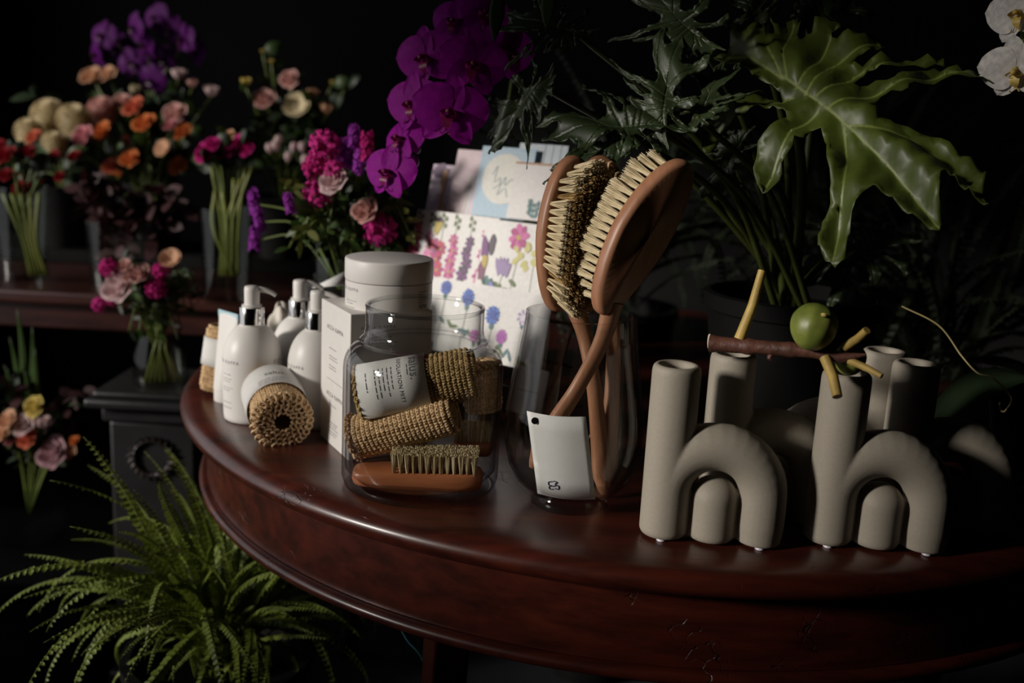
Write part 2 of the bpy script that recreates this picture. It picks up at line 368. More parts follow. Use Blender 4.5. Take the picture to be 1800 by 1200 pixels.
# roll on the table, open end towards the camera
R1, L1 = .0345, .095
p = G(492, 778); ax = Vector((-.38, .92, .16))
m = T('rolled_mitt', 'rolled tan sisal mitt lying on the table in front of the pump bottles', 'mitt')
aim(m, p + Vector((-.012, .03, R1 + .006)), ax)
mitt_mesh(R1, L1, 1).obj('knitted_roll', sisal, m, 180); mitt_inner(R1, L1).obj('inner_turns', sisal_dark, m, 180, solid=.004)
end_loops(R1, L1, (R1 * .98, R1 * .80, R1 * .62, R1 * .46), 3).obj('edge_stitches', sisal, m, 180)
b_ = label_wrap(R1 + .0042, -.016, .04, -.5, 4.6).obj('paper_band', label_paper, m, 180, solid=.0006)
rng = random.Random(5); pm = MB(); printed(pm, [('t', 'salus.', 0, .018, .012, 1.0)] + word_lines(rng, -.022, .004, .04, 4, .0035, .0007), lambda x, y: ((R1 + .0047) * math.cos(PI / 2 - x / R1), y - .004, (R1 + .0047) * math.sin(PI / 2 - x / R1)))
pm.obj('print', ink, b_, 180)['kind'] = 'stuff'
# roll at the far left edge
p = G(372, 692)
m = T('rolled_mitt', 'rolled sisal mitt standing on end at the far left table edge', 'mitt'); aim(m, p + Vector((.012, .01, .052)), Vector((.12, .1, 1)))
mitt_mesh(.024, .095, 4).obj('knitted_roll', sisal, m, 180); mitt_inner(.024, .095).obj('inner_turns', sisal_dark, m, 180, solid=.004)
label_wrap(.0275, -.01, .03, 0, 5.9).obj('paper_band', label_paper, m, 180, solid=.0006)

# ------------------------------------------------------------------ pump bottles
def facing(p):                 # unit vectors to the camera and to image right, on the ground plane
    f = Vector((-p.x, -p.y, 0)).normalized(); return f, Vector((-f.y, f.x, 0))
def pump_bottle(px, py, label, s=1.0, nozzle=0, prints=True):
    p = G(px, py); o = T('pump_bottle', label, 'bottle', p, 'white pump bottles'); r = .0388 * s
    pr = [(0, .0), (r * .88, .0), (r * .955, .002), (r * .975, .008), (r, .045 * s), (r, .080 * s)]
    pr += [(r * math.cos(a) ** .9 if a < 1.5 else 0, .080 * s + .052 * s * math.sin(a)) for a in [PI / 2 * k / 12 for k in range(1, 10)]]
    pr += [(.0165 * s, .1295 * s), (.0150 * s, .1305 * s)]
    body = MB().lathe(pr, 56).obj('body', white, o, 60)
    MB().lathe([(.010, .1300 * s), (.0160 * s, .1300 * s), (.0162 * s, .1515 * s), (.0155 * s, .1525 * s), (.010, .1525 * s)], 40).obj('collar', chrome, o)
    h = MB(); h.lathe([(0, .152 * s), (.0128 * s, .152 * s), (.0132 * s, .155 * s), (.0098 * s, .1555 * s), (.0100 * s, .176 * s), (.0092 * s, .1795 * s), (.006 * s, .1805 * s), (0, .181 * s)], 32)
    f, rt = facing(p); dirv = (rt * math.cos(nozzle) + f * math.sin(nozzle))
    h.tube(smooth_path([Vector((0, 0, .1755 * s)), dirv * .013 * s + Vector((0, 0, .1757 * s)), dirv * .025 * s + Vector((0, 0, .172 * s)), dirv * .031 * s + Vector((0, 0, .168 * s))], 4),
           [.0062 * s - .0002 * k * s for k in range(13)], 12, flat=.7); h.obj('pump_head', white, o, 60)
    if prints:
        rr = r * 1.002
        fn = lambda x, y: tuple(f * (rr * math.cos(x / r)) + rt * (rr * math.sin(x / r)) + Vector((0, 0, y)))
        rg = random.Random(int(px)); it = [('t', 'ACCA KAPPA', -.042 * s, .083 * s, .0058, 1.5)]
        for yy, n in ((.066, 1), (.060, 2), (.048, 2), (.028, 1), (.021, 1)): it += word_lines(rg, -.048 * s, yy * s, .022, n, .0035, .0007)
        q = MB(); printed(q, it, fn)
        it = []
        for k in range(7): it += word_lines(rg, .030 * s, (.085 - .0095 * k) * s, .016, 2, .003, .001)
        printed(q, it, fn); q.obj('print', ink, body, 180)['kind'] = 'stuff'
    return o
pump_bottle(444, 733, 'white pump bottle beside the rolled sisal mitt, leftmost of the three', nozzle=.1)
pump_bottle(527, 712, 'white pump bottle at the back, between the other two', nozzle=.05, prints=False)
pump_bottle(557, 742, 'white pump bottle half hidden behind the tall carton', nozzle=.25)
# tube standing on its cap
p = G(403, 702); hh = .125; o = T('cream_tube', 'white squeeze tube standing on its cap behind the leftmost pump bottle', 'tube', p)
cdir = Vector((.75, -.66, 0)).normalized(); cper = Vector((-cdir.y, cdir.x, 0))
def tf(u, v):
    a = 2 * PI * u; z = .018 + v * (hh - .018); k = v ** 1.3; rx = .0215 * (1 - k) + .024 * k; ry = .0215 * (1 - k) + .0008 * k
    q = cdir * (rx * math.cos(a)) + cper * (ry * math.sin(a)); return (q.x, q.y, z)
MB().grid(tf, 36, 16, wrap=True).obj('tube_body', white, o, 180)
MB().lathe([(0, 0), (.0205, 0), (.0212, .001), (.0212, .0175), (.019, .0182), (0, .0182)], 32).obj('cap', white, o)
e = MB(); q0 = cdir * .024; e.add([(-q0.x + cper.x * k, -q0.y + cper.y * k, z) for k in (-.0009, .0009) for z in (hh - .006, hh + .003)] + [(q0.x + cper.x * k, q0.y + cper.y * k, z) for k in (-.0009, .0009) for z in (hh - .006, hh + .003)], [(0, 1, 3, 2), (4, 6, 7, 5), (0, 4, 5, 1), (2, 3, 7, 6), (1, 5, 7, 3), (0, 2, 6, 4)])
e.obj('crimped_end', M('pale_blue_plastic', (.45, .66, .74), .4, .02), o)
# white sponge puff and cellophane
p = G(492, 690); o = MB(); rg = random.Random(3)
def puff(u, v):
    a = 2 * PI * u; t_ = PI * v; k = 1 + .10 * math.sin(5 * a + 3 * v) * math.sin(t_) + .07 * math.sin(9 * t_ + 2 * a); return (.021 * k * math.sin(t_) * math.cos(a), .021 * k * math.sin(t_) * math.sin(a), .062 - .062 * k * math.cos(t_))
o.grid(puff, 40, 26, wrap=True); tag(o.obj('sponge', M('cream_sponge', (.70, .66, .58), .8, .1, 60, bump=.4), None, 180, loc=p + Vector((0, .01, .0075))), 'crumpled cream sponge standing between the pump bottles', 'sponge')

# ------------------------------------------------------------------ carton with jar of cream on top
A_ = G(563, 765); hC = HT(A_, 524)
e1 = (G(612, 810) - A_); e1.z = 0; e2 = Vector((e1.y, -e1.x, 0)).normalized() * -1
if e2.x < 0: e2 = -e2
e1n = e1.normalized(); LW, RW = e1.length, .105
cb = T('carton', 'tall white carton under the cream jar', 'box', A_)
k = MB(); q = [Vector((0, 0, 0)), e1, e1 + e2 * RW, e2 * RW]
k.add([tuple(v) for v in q] + [tuple(v + Vector((0, 0, hC))) for v in q], [(3, 2, 1, 0), (4, 5, 6, 7), (0, 1, 5, 4), (1, 2, 6, 5), (2, 3, 7, 6), (3, 0, 4, 7)]); kb = k.obj('body', carton, cb, bevel=.0012)
nL = Vector((e1n.y, -e1n.x, 0)); nL = nL if nL.dot(e2) < 0 else -nL
fn = lambda x, y: tuple(e1n * (LW / 2 + x) + nL * .0004 + Vector((0, 0, y)))
rg = random.Random(8); it = [('t', 'ACCA KAPPA', 0, hC - .030, .0075, 1.35), ('t', 'ACCA KAPPA', 0, hC - .115, .0075, 1.35)]
for yy, n in ((hC - .056, 1), (hC - .066, 2), (hC - .078, 2), (hC - .128, 1), (.030, 3), (.018, 2)): it += word_lines(rg, -.02, yy, .036, n, .0036, .0007)
it.append(('l', -.028, hC - .096, .056, .0004))
q_ = MB(); printed(q_, it, fn)
fn2 = lambda x, y: tuple(e1 + e2 * x - e1n * -.0004 + Vector((0, 0, y)))
printed(q_, [('t', 'ACCA KAPPA', .035, hC - .018, .006, 1.3)] + word_lines(rg, .012, hC - .03, .05, 3, .0036, .0007), fn2); q_.obj('print', ink, kb, 180)['kind'] = 'stuff'
p = A_ + e1 * .52 + e2 * RW * .58 + Vector((0, 0, hC)); pxm = ppm(p); rJ = 76.5 / pxm
p = PL(683, 536, p, Vector((0, 0, 1)))
cj = T('cream_jar', 'white cream jar with flat lid standing on the tall carton', 'jar', p); hJ = HT(p, 452); hb = HT(p, 489)
bodyJ = MB().lathe([(0, 0), (rJ * .965, 0), (rJ * .985, .002), (rJ * .985, hb - .0014), (rJ * .95, hb - .001), (0, hb - .001)], 64).obj('body', white, cj)
MB().lathe([(0, hb), (rJ * .99, hb), (rJ, hb + .001), (rJ, hJ - .0025), (rJ * .985, hJ - .0006), (rJ * .96, hJ), (0, hJ)], 64).obj('lid', white, cj, 50)
f, rt = facing(p); rr = rJ * .987; fn = lambda x, y: tuple(f * (rr * math.cos(x / rJ)) + rt * (rr * math.sin(x / rJ)) + Vector((0, 0, y)))
q_ = MB(); rg = random.Random(2); it = [('t', 'ACCA KAPPA', -.062, hb - .010, .0055, 1.4)]
for yy, n in ((hb - .024, 1), (hb - .032, 2), (.006, 1)): it += word_lines(rg, -.066, yy, .022, n, .0035, .0006)
it += word_lines(rg, .040, hb - .010, .016, 7, .0032, .0009) + word_lines(rg, .042, .006, .014, 1, .003, .0009)
printed(q_, it, fn); q_.obj('print', ink, bodyJ, 180)['kind'] = 'stuff'

# ------------------------------------------------------------------ wide glass jar and what is in it
JB = G(738, 846); JP = ppm(JB + Vector((0, 0, .1))); JR = 139 / JP; JH = HT(JB, 537); NR = JR * .735; NZ = HT(JB, 583)
gj = T('glass_jar', 'wide clear glass jar filled with rolled mitts and nail brushes', 'jar', JB)
th = .0035; zs = NZ - .040
pr = [(0, 0), (JR * .90, 0), (JR * .97, .003), (JR, .012), (JR, zs)]
pr += [(JR - .026 * (1 - math.cos(a)), zs + .030 * math.sin(a)) for a in [PI / 2 * k / 7 for k in range(1, 8)]]
pr += [(NR + .006, NZ - .008), (NR + .001, NZ - .002), (NR, NZ + .006), (NR, JH - .002), (NR - th / 2, JH), (NR - th, JH - .002), (NR - th, NZ + .004), (NR - .002, NZ - .008)]
pr += [(JR - th - .026 * (1 - math.cos(a)), zs - .002 + .028 * math.sin(a)) for a in [PI / 2 * k / 7 for k in range(7, 0, -1)]]
pr += [(JR - th, zs), (JR - th, .022), (JR - .010, .014), (JR * .80, .012), (0, .012)]
MB().lathe(pr, 96).obj('jar_wall', glass, gj, 60)
MB().lathe([(NR - th * 1.1, JH - .003)] + [(NR - th / 2 + .0026 * math.cos(a), JH - .001 + .0026 * math.sin(a)) for a in [2 * PI * k / 8 for k in range(8)]], 96, close=True).obj('rim', glass, gj, 180)

def at_jar(px, py, dy): return D(px, py, JB.y + dy)
def mitt(name_label, a, b, R, seed, band=None, mat=sisal, roll=0):
    a = Vector(a); b = Vector(b); L = (b - a).length; m = T('rolled_mitt', name_label, 'mitt'); aim(m, (a + b) / 2, b - a, roll)
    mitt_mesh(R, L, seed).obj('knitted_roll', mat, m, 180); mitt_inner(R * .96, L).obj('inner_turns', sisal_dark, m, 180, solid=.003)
    end_loops(R, L, (R * .97, R * .75, R * .5), seed + 1).obj('edge_stitches', mat, m, 180)
    return m
a_, b2_ = at_jar(634, 690, -.010), at_jar(838, 654, -.004); RU = .0275
mu_ = mitt('rolled sisal mitt with printed white paper band, uppermost in the glass jar', a_, b2_, RU, 11, mat=sisal_dark)
mitt('folded tan sisal mitt without a band lying under the banded one in the jar', at_jar(624, 768, -.004), at_jar(800, 722, -.016), .0235, 12)
mitt('sisal mitt at the back right inside the glass jar', at_jar(842, 640, .038), at_jar(850, 722, .034), .021, 13)
# paper band: the face turned to the camera carries the print
LU = (b2_ - a_).length; axu = (b2_ - a_).normalized(); mid = (a_ + b2_) / 2
inv = mu_.rotation_quaternion.inverted(); toc = inv @ (CAM - mid); ac = math.atan2(toc.z, toc.x)
RB = RU + .0040; y0, y1 = -LU * .49, LU * .09
band = label_wrap(RB, y0, y1, ac - 2.6, ac + 2.6).obj('paper_band', label_paper, mu_, 180, solid=.0006)
sg = 1 if (mu_.rotation_quaternion @ Vector((math.cos(ac + .3), 0, math.sin(ac + .3)))).z > (mu_.rotation_quaternion @ Vector((math.cos(ac), 0, math.sin(ac)))).z else -1
fn = lambda x, y: ((RB + .0006) * math.cos(ac + sg * y / RB), y0 + x, (RB + .0006) * math.sin(ac + sg * y / RB))
q_ = MB(); rg = random.Random(4); yc = y1 - y0
it = [('t', 'salus.', yc - .0125, .020, .0150, 1.0, -PI / 2), ('t', 'EXFOLIATION MITT', yc - .0290, .009, .0062, 1.05, -PI / 2)]
it += word_lines(rg, yc - .0375, .024, .036, 5, .0046, .0008, vertical=True) + word_lines(rg, .0105, .021, .030, 1, .004, .0009, vertical=True)
it += word_lines(rg, yc - .020, .024, .016, 1, .004, .0008, vertical=True)
printed(q_, it, fn); q_.obj('print', ink, band, 180)['kind'] = 'stuff'

# tufts
def tuft_mesh(L, r0, r1, n, seed, wob=.25):
    rg = random.Random(seed); b = MB()
    for i in range(n):
        a = rg.uniform(0, 2 * PI); q = math.sqrt(rg.random()); h = L * rg.uniform(.93, 1.05); c0 = (r0 * q * math.cos(a), r0 * q * math.sin(a)); c1 = (r1 * q * math.cos(a + rg.uniform(-wob, wob)), r1 * q * math.sin(a + rg.uniform(-wob, wob)))
        wv = rg.uniform(.0003, .0006); d = rg.uniform(0, PI); dx, dy = math.cos(d) * wv, math.sin(d) * wv
        b.add([(c0[0] - dx, c0[1] - dy, 0), (c0[0] + dx, c0[1] + dy, 0), (c1[0] + dx * .8, c1[1] + dy * .8, h), (c1[0] - dx * .8, c1[1] - dy * .8, h)], [(0, 1, 2, 3)])
    return b
TUFTS = {}
def tuft(kind, L, r0, r1, n, mat, seed):
    key = (kind, round(L, 4), seed)
    if key not in TUFTS:
        me = tuft_mesh(L, r0, r1, n, seed).mesh('tuft_' + kind, 180); me.materials.append(mat); TUFTS[key] = me
    return TUFTS[key]
def frame(zv, xv):
    z = Vector(zv).normalized(); x = (Vector(xv) - z * Vector(xv).dot(z)).normalized(); y = z.cross(x)
    return Matrix(((x.x, y.x, z.x), (x.y, y.y, z.y), (x.z, y.z, z.z))).to_4x4()
def nail_brush(label, a, b, up, wd, thk, bl, x_from, x_to, nt, rows):
    a = Vector(a); b = Vector(b); L = (b - a).length; o = T('nail_brush', label, 'brush'); o.matrix_world = Matrix.Translation((a + b) / 2) @ frame(up, b - a)
    mb = MB(); n = 40; prof = [(0, -thk / 2), (.86, -thk / 2), (.95, -thk * .38), (1, -thk * .12), (1, thk * .12), (.95, thk * .38), (.86, thk / 2), (0, thk / 2)]
    v = []; f = []; k = len(prof)
    for j in range(n):
        an = 2 * PI * j / n; ca, sa = math.cos(an), math.sin(an); ex = math.copysign(abs(ca) ** .42, ca); ey = math.copysign(abs(sa) ** .55, sa)
        for r_, z in prof: v.append((ex * (L / 2 - (1 - r_) * wd * .5), ey * wd / 2 * (r_), z * (1 + .12 * ex)))
    for j in range(n):
        for i in range(k - 1): f.append((j * k + i, (j + 1) % n * k + i, (j + 1) % n * k + i + 1, j * k + i + 1))
    mb.add(v, f).obj('wooden_block', pear, o, 60)
    for i in range(nt):
        for r_ in range(rows):
            me = tuft('nail', bl, .0012, .0042, 90, bristle, (i * 7 + r_ * 3) % 4)
            q = link('bristle_tuft', me, None, o); q.location = (L * (x_from + (x_to - x_from) * i / (nt - 1) - .5), (r_ - (rows - 1) / 2) * wd * .62 / max(1, rows - 1), thk / 2 - .001); q.rotation_euler = (0, 0, random.uniform(0, 6))
nail_brush('wooden nail brush with cream bristles up lying at the bottom front of the jar', at_jar(620, 825, -.030), at_jar(848, 848, -.030), (-.02, -.10, 1), .040, .0185, .024, .33, .94, 13, 4)
nail_brush('small wooden nail brush at the back right of the jar', at_jar(796, 783, .040), at_jar(866, 780, .040), (0, -.05, 1), .036, .016, .018, .10, .9, 9, 3)

# ------------------------------------------------------------------ tulip-shaped glass vase with bath brushes
VB = G(1000, 881); VP = ppm(VB + Vector((0, 0, .08))); VH = HT(VB, 549)
gv = T('glass_vase', 'clear rounded glass vase holding the wooden bath brushes', 'vase', VB)
def vr(px): return px / VP
zz = lambda py: HT(VB, py)
pv = [(0, 0), (vr(66), 0), (vr(70), .002), (vr(70), .009), (vr(66), .014)]
outer = [(vr(82), .018), (vr(100), .030), (vr(114), .048), (vr(121), .070), (vr(122), .088), (vr(119), .110), (vr(113), .135), (vr(105), .165), (vr(98), VH - .02), (vr(95), VH)]
pv += outer + [(r_ - .0026, z + .0005 if i else z - .0012) for i, (r_, z) in enumerate(outer[::-1])] + [(vr(50), .0165), (0, .0155)]
MB().lathe(pv, 96).obj('vase_wall', glass, gv, 70)

def brush(label, Cc, A, N, a, b, thk, bl, handle, hr, dark_inner, rows_u, rows_v, hdl_flat=.75, pad=False):
    A = Vector(A).normalized(); N = Vector(N); N = (N - A * N.dot(A)).normalized(); U = A.cross(N)
    o = T('bath_brush', label, 'brush', Cc); mt = Matrix(((U.x, A.x, N.x), (U.y, A.y, N.y), (U.z, A.z, N.z)))
    L2 = lambda u, v, n_: mt @ Vector((u, v, n_))
    h = MB(); prof = [(0, -thk / 2), (.80, -thk / 2), (.91, -thk * .45), (.975, -thk * .27), (1, 0), (.975, thk * .27), (.91, thk * .45), (.80, thk / 2), (0, thk / 2)]
    n = 56; v = []; f = []; k = len(prof)
    for j in range(n):
        an = 2 * PI * j / n; ca, sa = math.cos(an), math.sin(an)
        taper = 1 - .16 * max(0, -sa)
        for r_, z in prof: v.append(L2(ca * (b * taper - (1 - r_) * .03 if r_ > .5 else 0), sa * (a - (1 - r_) * .03 if r_ > .5 else 0), z + .004 * (1 - sa * sa)))
    for j in range(n):
        for i in range(k - 1): f.append((j * k + i, (j + 1) % n * k + i, (j + 1) % n * k + i + 1, j * k + i + 1))
    h.add(v, f).obj('brush_head', beech, o, 60)
    hp = smooth_path([Vector(q) - Cc for q in handle], 8); m_ = len(hp); q = MB()
    q.tube(hp, [hr * (1.25 - .35 * math.sin(PI * min(1, i / m_ * 1.2)) if i < m_ - 3 else (1.0, .8, .45)[i - m_ + 3]) for i in range(m_)], 14, flat=hdl_flat, up=N); q.obj('handle', beech, o, 60)
    if pad: return o, L2
    for i in range(rows_v):
        vv = -1 + 2 * (i + .5) / rows_v
        for j in range(rows_u):
            uu = -1 + 2 * (j + .5) / rows_u
            if uu * uu + vv * vv > .99: continue
            rim_ = uu * uu + vv * vv > .68 or not dark_inner
            me = tuft('c' if rim_ else 'b', bl if rim_ else bl * 1.10, .0016, .0058, 110, bristle if rim_ else bristle_brown, (i * 5 + j * 3) % 5)
            t_ = link('bristle_tuft', me, None, o)
            dn = (N + U.cross(A) * 0 + (U * uu * .07 + A * vv * .14)).normalized()
            t_.matrix_local = Matrix.Translation(L2(uu * b * .88, vv * a * .90, thk / 2 + .003)) @ frame(dn, A)
    return o, L2
VY = VB.y
brush('bath brush on the left of the vase with brown and cream bristles facing right', D(992, 412, VY + .034), (.06, .03, 1), (.44, -.90, 0), .085, .035, .019, .042,
      [D(1008, 530, VY + .036), D(1028, 590, VY + .030), D(1044, 680, VY + .015), D(1054, 780, VY + .018), D(1062, 868, VY + .012)], .0095, True, 8, 19)
brush('bath brush leaning right with its dark back turned out and curved handle', D(1128, 418, VY - .038), (.44, .06, .90), (-.50, .83, .24), .088, .036, .018, .035,
      [D(1078, 530, VY - .038), D(1058, 600, VY - .036), D(1016, 680, VY - .028), D(975, 745, VY - .034), D(936, 822, VY - .036)], .0100, False, 8, 19)
o, L2 = brush('third bath brush behind with a knotted sisal pad and white tag', D(1046, 372, VY + .066), (.06, .05, 1), (.1, -1, .05), .062, .033, .016, .02,
      [D(1068, 470, VY + .055), D(1076, 560, VY + .05), D(1078, 640, VY + .04), D(1072, 760, VY + .03), D(1066, 850, VY + .022)], .009, False, 6, 12, pad=True)
pd = MB(); rg = random.Random(9)
for i in range(11):
    for j in range(7):
        uu, vv = -1 + 2 * (j + .5) / 7, -1 + 2 * (i + .5) / 11
        if uu * uu + vv * vv > 1: continue
        c_ = L2(uu * .031, vv * .056, .011); P = [c_ + L2(.0042 * math.cos(a) + rg.uniform(-.001, .001), .0042 * math.sin(a), .006 * math.sin(a * .5) + .002) for a in [2 * PI * k / 8 for k in range(9)]]
        pd.tube(P, .0019, 5, cap=False)
pd.obj('sisal_pad', sisal, o, 180)
q = MB(); q.grid(lambda u, v: tuple(L2((u - .5) * .026 - .012, .036 + v * .017, .020 + .003 * math.sin(u * 3))), 8, 6); q.obj('paper_tag', paper, o, 180, solid=.0006)

# price card inside the vase
pc = [D(926, 722, VY - .052), D(1030, 732, VY - .066), D(1047, 877, VY - .050), D(945, 867, VY - .043)]
o = T('price_card', 'white price card with punched hole and pen squiggle inside the brush vase', 'card', (pc[0] + pc[1] + pc[2] + pc[3]) / 4); cc = o.location.copy()
def cardp(u, v, off=0):
    a = pc[0].lerp(pc[1], u); b = pc[3].lerp(pc[2], u); n_ = (pc[1] - pc[0]).cross(pc[3] - pc[0]).normalized(); n_ = n_ if n_.y < 0 else -n_
    return a.lerp(b, v) + n_ * (.006 * math.sin(PI * u) + off) - cc
MB().grid(lambda u, v: tuple(cardp(u, v)), 12, 6).obj('card_sheet', paper, o, 180, solid=.0005)
MB().lathe([(0, 0), (.0035, 0), (.0038, .0002), (0, .0003)], 18).obj('punched_hole', black_pot, o, loc=cardp(.14, .085, .0022)).rotation_euler = (PI / 2, 0, 0)
q = MB()
for st in ([(.31, .80), (.24, .815), (.235, .85), (.29, .855), (.24, .87), (.245, .90), (.31, .895)], [(.33, .79), (.39, .80), (.35, .83), (.41, .845), (.40, .885), (.34, .88)], [(.30, .86), (.36, .845)]):
    q.tube(smooth_path([cardp(u, v, .0008) for u, v in st], 5), .0005, 5)
q.obj('pen_mark', ink_blue, o, 180)

# ------------------------------------------------------------------ greeting cards in a wire rack
YAW = math.radians(-34)
RU_ = Vector((math.cos(YAW), math.sin(YAW), 0)); RN0 = Vector((math.sin(YAW), -math.cos(YAW), 0))      # along the rack, and out of its face
TILT = math.radians(14)
RN = (RN0 * math.cos(TILT) + Vector((0, 0, math.sin(TILT)))).normalized(); RV = (Vector((0, 0, 1)) * math.cos(TILT) - RN0 * math.sin(TILT)).normalized()
RK = G(905, 742)
rk = T('card_rack', 'tiered dark wire rack holding the greeting cards behind the glass jar', 'rack', RK); wire = M('dark_wire', (.03, .025, .022), .4, .2, metal=.8)
def rack_pt(u, v, n): return RU_ * u + RV * v + RN * n
TIERS = {0: (.000, .048), 1: (-.030, .092), 2: (-.060, .150)}      # distance behind the front tier, height of its ledge
for sx_ in (-.20, .03):
    MB().tube(smooth_path([rack_pt(sx_, 0, .03) * 1 + Vector((0, 0, .003)), rack_pt(sx_, .02, -.012), rack_pt(sx_, .12, -.05), rack_pt(sx_, .27, -.078)], 5), .0022, 8).obj('upright', wire, rk)
    MB().tube([rack_pt(sx_, 0, .03) + Vector((0, 0, .0028)), Vector((rack_pt(sx_, 0, .03).x, rack_pt(sx_, 0, .03).y, 0)) - RN0 * .16 + Vector((0, 0, .0028))], .0022, 8).obj('foot_bar', wire, rk)
for k, (n_, h_) in TIERS.items():
    MB().tube([rack_pt(-.22, h_, n_ + .006), rack_pt(.05, h_, n_ + .006)], .0016, 6).obj('ledge_bar', wire, rk)
    MB().tube([rack_pt(-.22, h_ - .002, n_ - .012), rack_pt(.05, h_ - .002, n_ - .012)], .0016, 6).obj('ledge_bar', wire, rk)
CM = {}
def cm(c, r=.6):
    k = 'card_%02x%02x%02x' % tuple(int(x * 255) for x in c)
    return M(k, c, r, .06, 200)
class Card:
    def __init__(s, label, tier, tl, br, col, off=0.0, gloss=.5):
        n_, h_ = TIERS[tier]; p0 = RK + RN * (n_ + off); a = PL(*tl, p0, RN) - RK; b = PL(*br, p0, RN) - RK
        s.u0, s.v1 = a.dot(RU_), a.dot(RV); s.u1, s.v0 = b.dot(RU_), b.dot(RV); s.n = n_ + off; s.w = s.u1 - s.u0; s.h = s.v1 - s.v0
        s.o = T('greeting_card', label, 'card', RK + rack_pt(s.u0, s.v0, s.n), 'greeting cards in the rack'); s.parts = {}
        for nm, d, t_ in (('front_leaf', 0, .0006), ('back_leaf', -.0028, .0006)):
            b_ = MB(); tl_ = .0016 if nm == 'back_leaf' else 0
            vs = [RU_ * x + RV * y + RN * (z + (d if x > .001 else -.0004)) for z in (0, t_) for x, y in ((0, 0), (s.w, 0), (s.w, s.h - tl_), (0, s.h - tl_))]
            b_.add(vs, [(3, 2, 1, 0), (4, 5, 6, 7), (0, 1, 5, 4), (1, 2, 6, 5), (2, 3, 7, 6), (3, 0, 4, 7)]); q = b_.obj(nm, cm(col, gloss), s.o)
            if nm == 'front_leaf': s.front = q
    def P(s, x, y, lift=.0): return tuple(RU_ * (x * s.w) + RV * (y * s.h) + RN * (.0009 + lift))
    def buf(s, col):
        return s.parts.setdefault(tuple(col), MB())
    def blob(s, x, y, rx, ry, col, lift=0, n=14, wob=0, rot=0, seed=0):
        rg = random.Random(seed + int(x * 999)); ca, sa = math.cos(rot), math.sin(rot); pts = []
        for k in range(n):
            a = 2 * PI * k / n; r_ = 1 + rg.uniform(-wob, wob); dx, dy = rx * r_ * math.cos(a), ry * r_ * math.sin(a); pts.append((x * s.w + dx * ca - dy * sa, y * s.h + dx * sa + dy * ca))
        s.buf(col).add([tuple(RU_ * a + RV * b + RN * (.0009 + lift)) for a, b in [(x * s.w, y * s.h)] + pts], [(0, 1 + k, 1 + (k + 1) % n) for k in range(n)])
    def line(s, x0, y0, x1, y1, wd, col, lift=0):
        a = Vector((x0 * s.w, y0 * s.h)); b = Vector((x1 * s.w, y1 * s.h)); d = (b - a).normalized(); p = Vector((-d.y, d.x)) * wd / 2
        s.buf(col).add([tuple(RU_ * q.x + RV * q.y + RN * (.0008 + lift)) for q in (a - p, b - p, b + p, a + p)], [(0, 1, 2, 3)])
    def bloom(s, x, y, r, col, col2, cen, n=8, seed=0, sq=1.25):
        for k in range(n):
            a = 2 * PI * k / n + seed; s.blob(x + math.cos(a) * r * .55 / s.w, y + math.sin(a) * r * .55 * sq / s.h, r * .55, r * .34, col if (k + seed) % 2 else col2, .0001 + .00004 * k, 10, .12, math.atan2(math.sin(a) * sq, math.cos(a)), k)
        s.blob(x, y, r * .24, r * .24, cen, .0007, 10, .1)
    def done(s, nm='printed_flowers'):
        for c_, b_ in s.parts.items():
            q = b_.obj(nm, cm(c_, .5), s.front, 180); q['kind'] = 'stuff'
MAG, PNK, RED, PUR, DPU, YEL, GRN, BLU, LAV, TEA = (.40, .012, .18), (.62, .14, .34), (.52, .012, .06), (.15, .012, .18), (.03, .008, .045), (.48, .36, .03), (.09, .15, .025), (.006, .05, .34), (.30, .20, .42), (.05, .17, .18)
WC = (.80, .785, .76)
# back tier
c = Card('pale lavender greeting card with a gold figure, leftmost at the top', 2, (763, 288), (802, 384), (.55, .44, .55), .004)
c.line(.45, .05, .42, .75, .006, (.55, .30, .12)); c.blob(.42, .72, .006, .016, (.50, .26, .10), .0002); c.line(.44, .3, .75, .05, .003, (.55, .30, .12)); c.blob(.3, .85, .016, .012, (.16, .08, .16), .0001, wob=.3); c.done('gold_figure')
c = Card('soft pink and rainbow greeting card beside the cream one', 2, (806, 262), (836, 384), (.74, .58, .62), .006)
for k, cl in enumerate(((.70, .74, .62), (.60, .70, .74), (.74, .55, .66))): c.line(.55 + .13 * k, 0, .58 + .13 * k, .62, .003, cl)
c.done('rainbow_stripes')
c = Card('narrow cream greeting card with a tiny green mark', 2, (828, 266), (860, 384), (.76, .72, .55), .002); c.blob(.3, .52, .003, .003, (.35, .50, .28), 0, 8); c.line(.02, .99, .98, .99, .0022, (.50, .30, .14)); c.done('green_mark')
c = Card('pale blue greeting card with a cream oval and faint script', 2, (850, 256), (920, 388), (.42, .58, .70), .009)
c.blob(.5, .55, c.w * .40, c.h * .36, (.76, .75, .68), .0002, 36)
for k in range(5): c.line(.0, .93 - .05 * k, 1, .93 - .05 * k, .0008, (.62, .72, .78))
q = MB()
for st in ([(.28, .60), (.36, .72), (.34, .50), (.44, .56), (.46, .46), (.54, .58), (.55, .46), (.66, .56), (.70, .44)], [(.34, .40), (.46, .46), (.44, .32), (.56, .42), (.62, .30)]): q.tube(smooth_path([Vector(c.P(x, y, .0004)) for x, y in st], 5), .0006, 5)
c.done('oval_frame'); q.obj('script', cm((.50, .62, .70)), c.front, 180)
c = Card('striped pale blue and white greeting card behind, rightmost at the top', 2, (915, 251), (975, 388), (.60, .68, .72), -.001)
for k in range(3): c.line(.55 + .16 * k, 0, .55 + .16 * k, 1, .0016, (.30, .36, .40))
c.done('stripes')
c = Card('small white greeting card with teal sprig and kraft top edge', 2, (908, 284), (972, 392), (.76, .73, .71), .014)
c.line(.0, .985, 1, .985, .003, (.45, .22, .09))
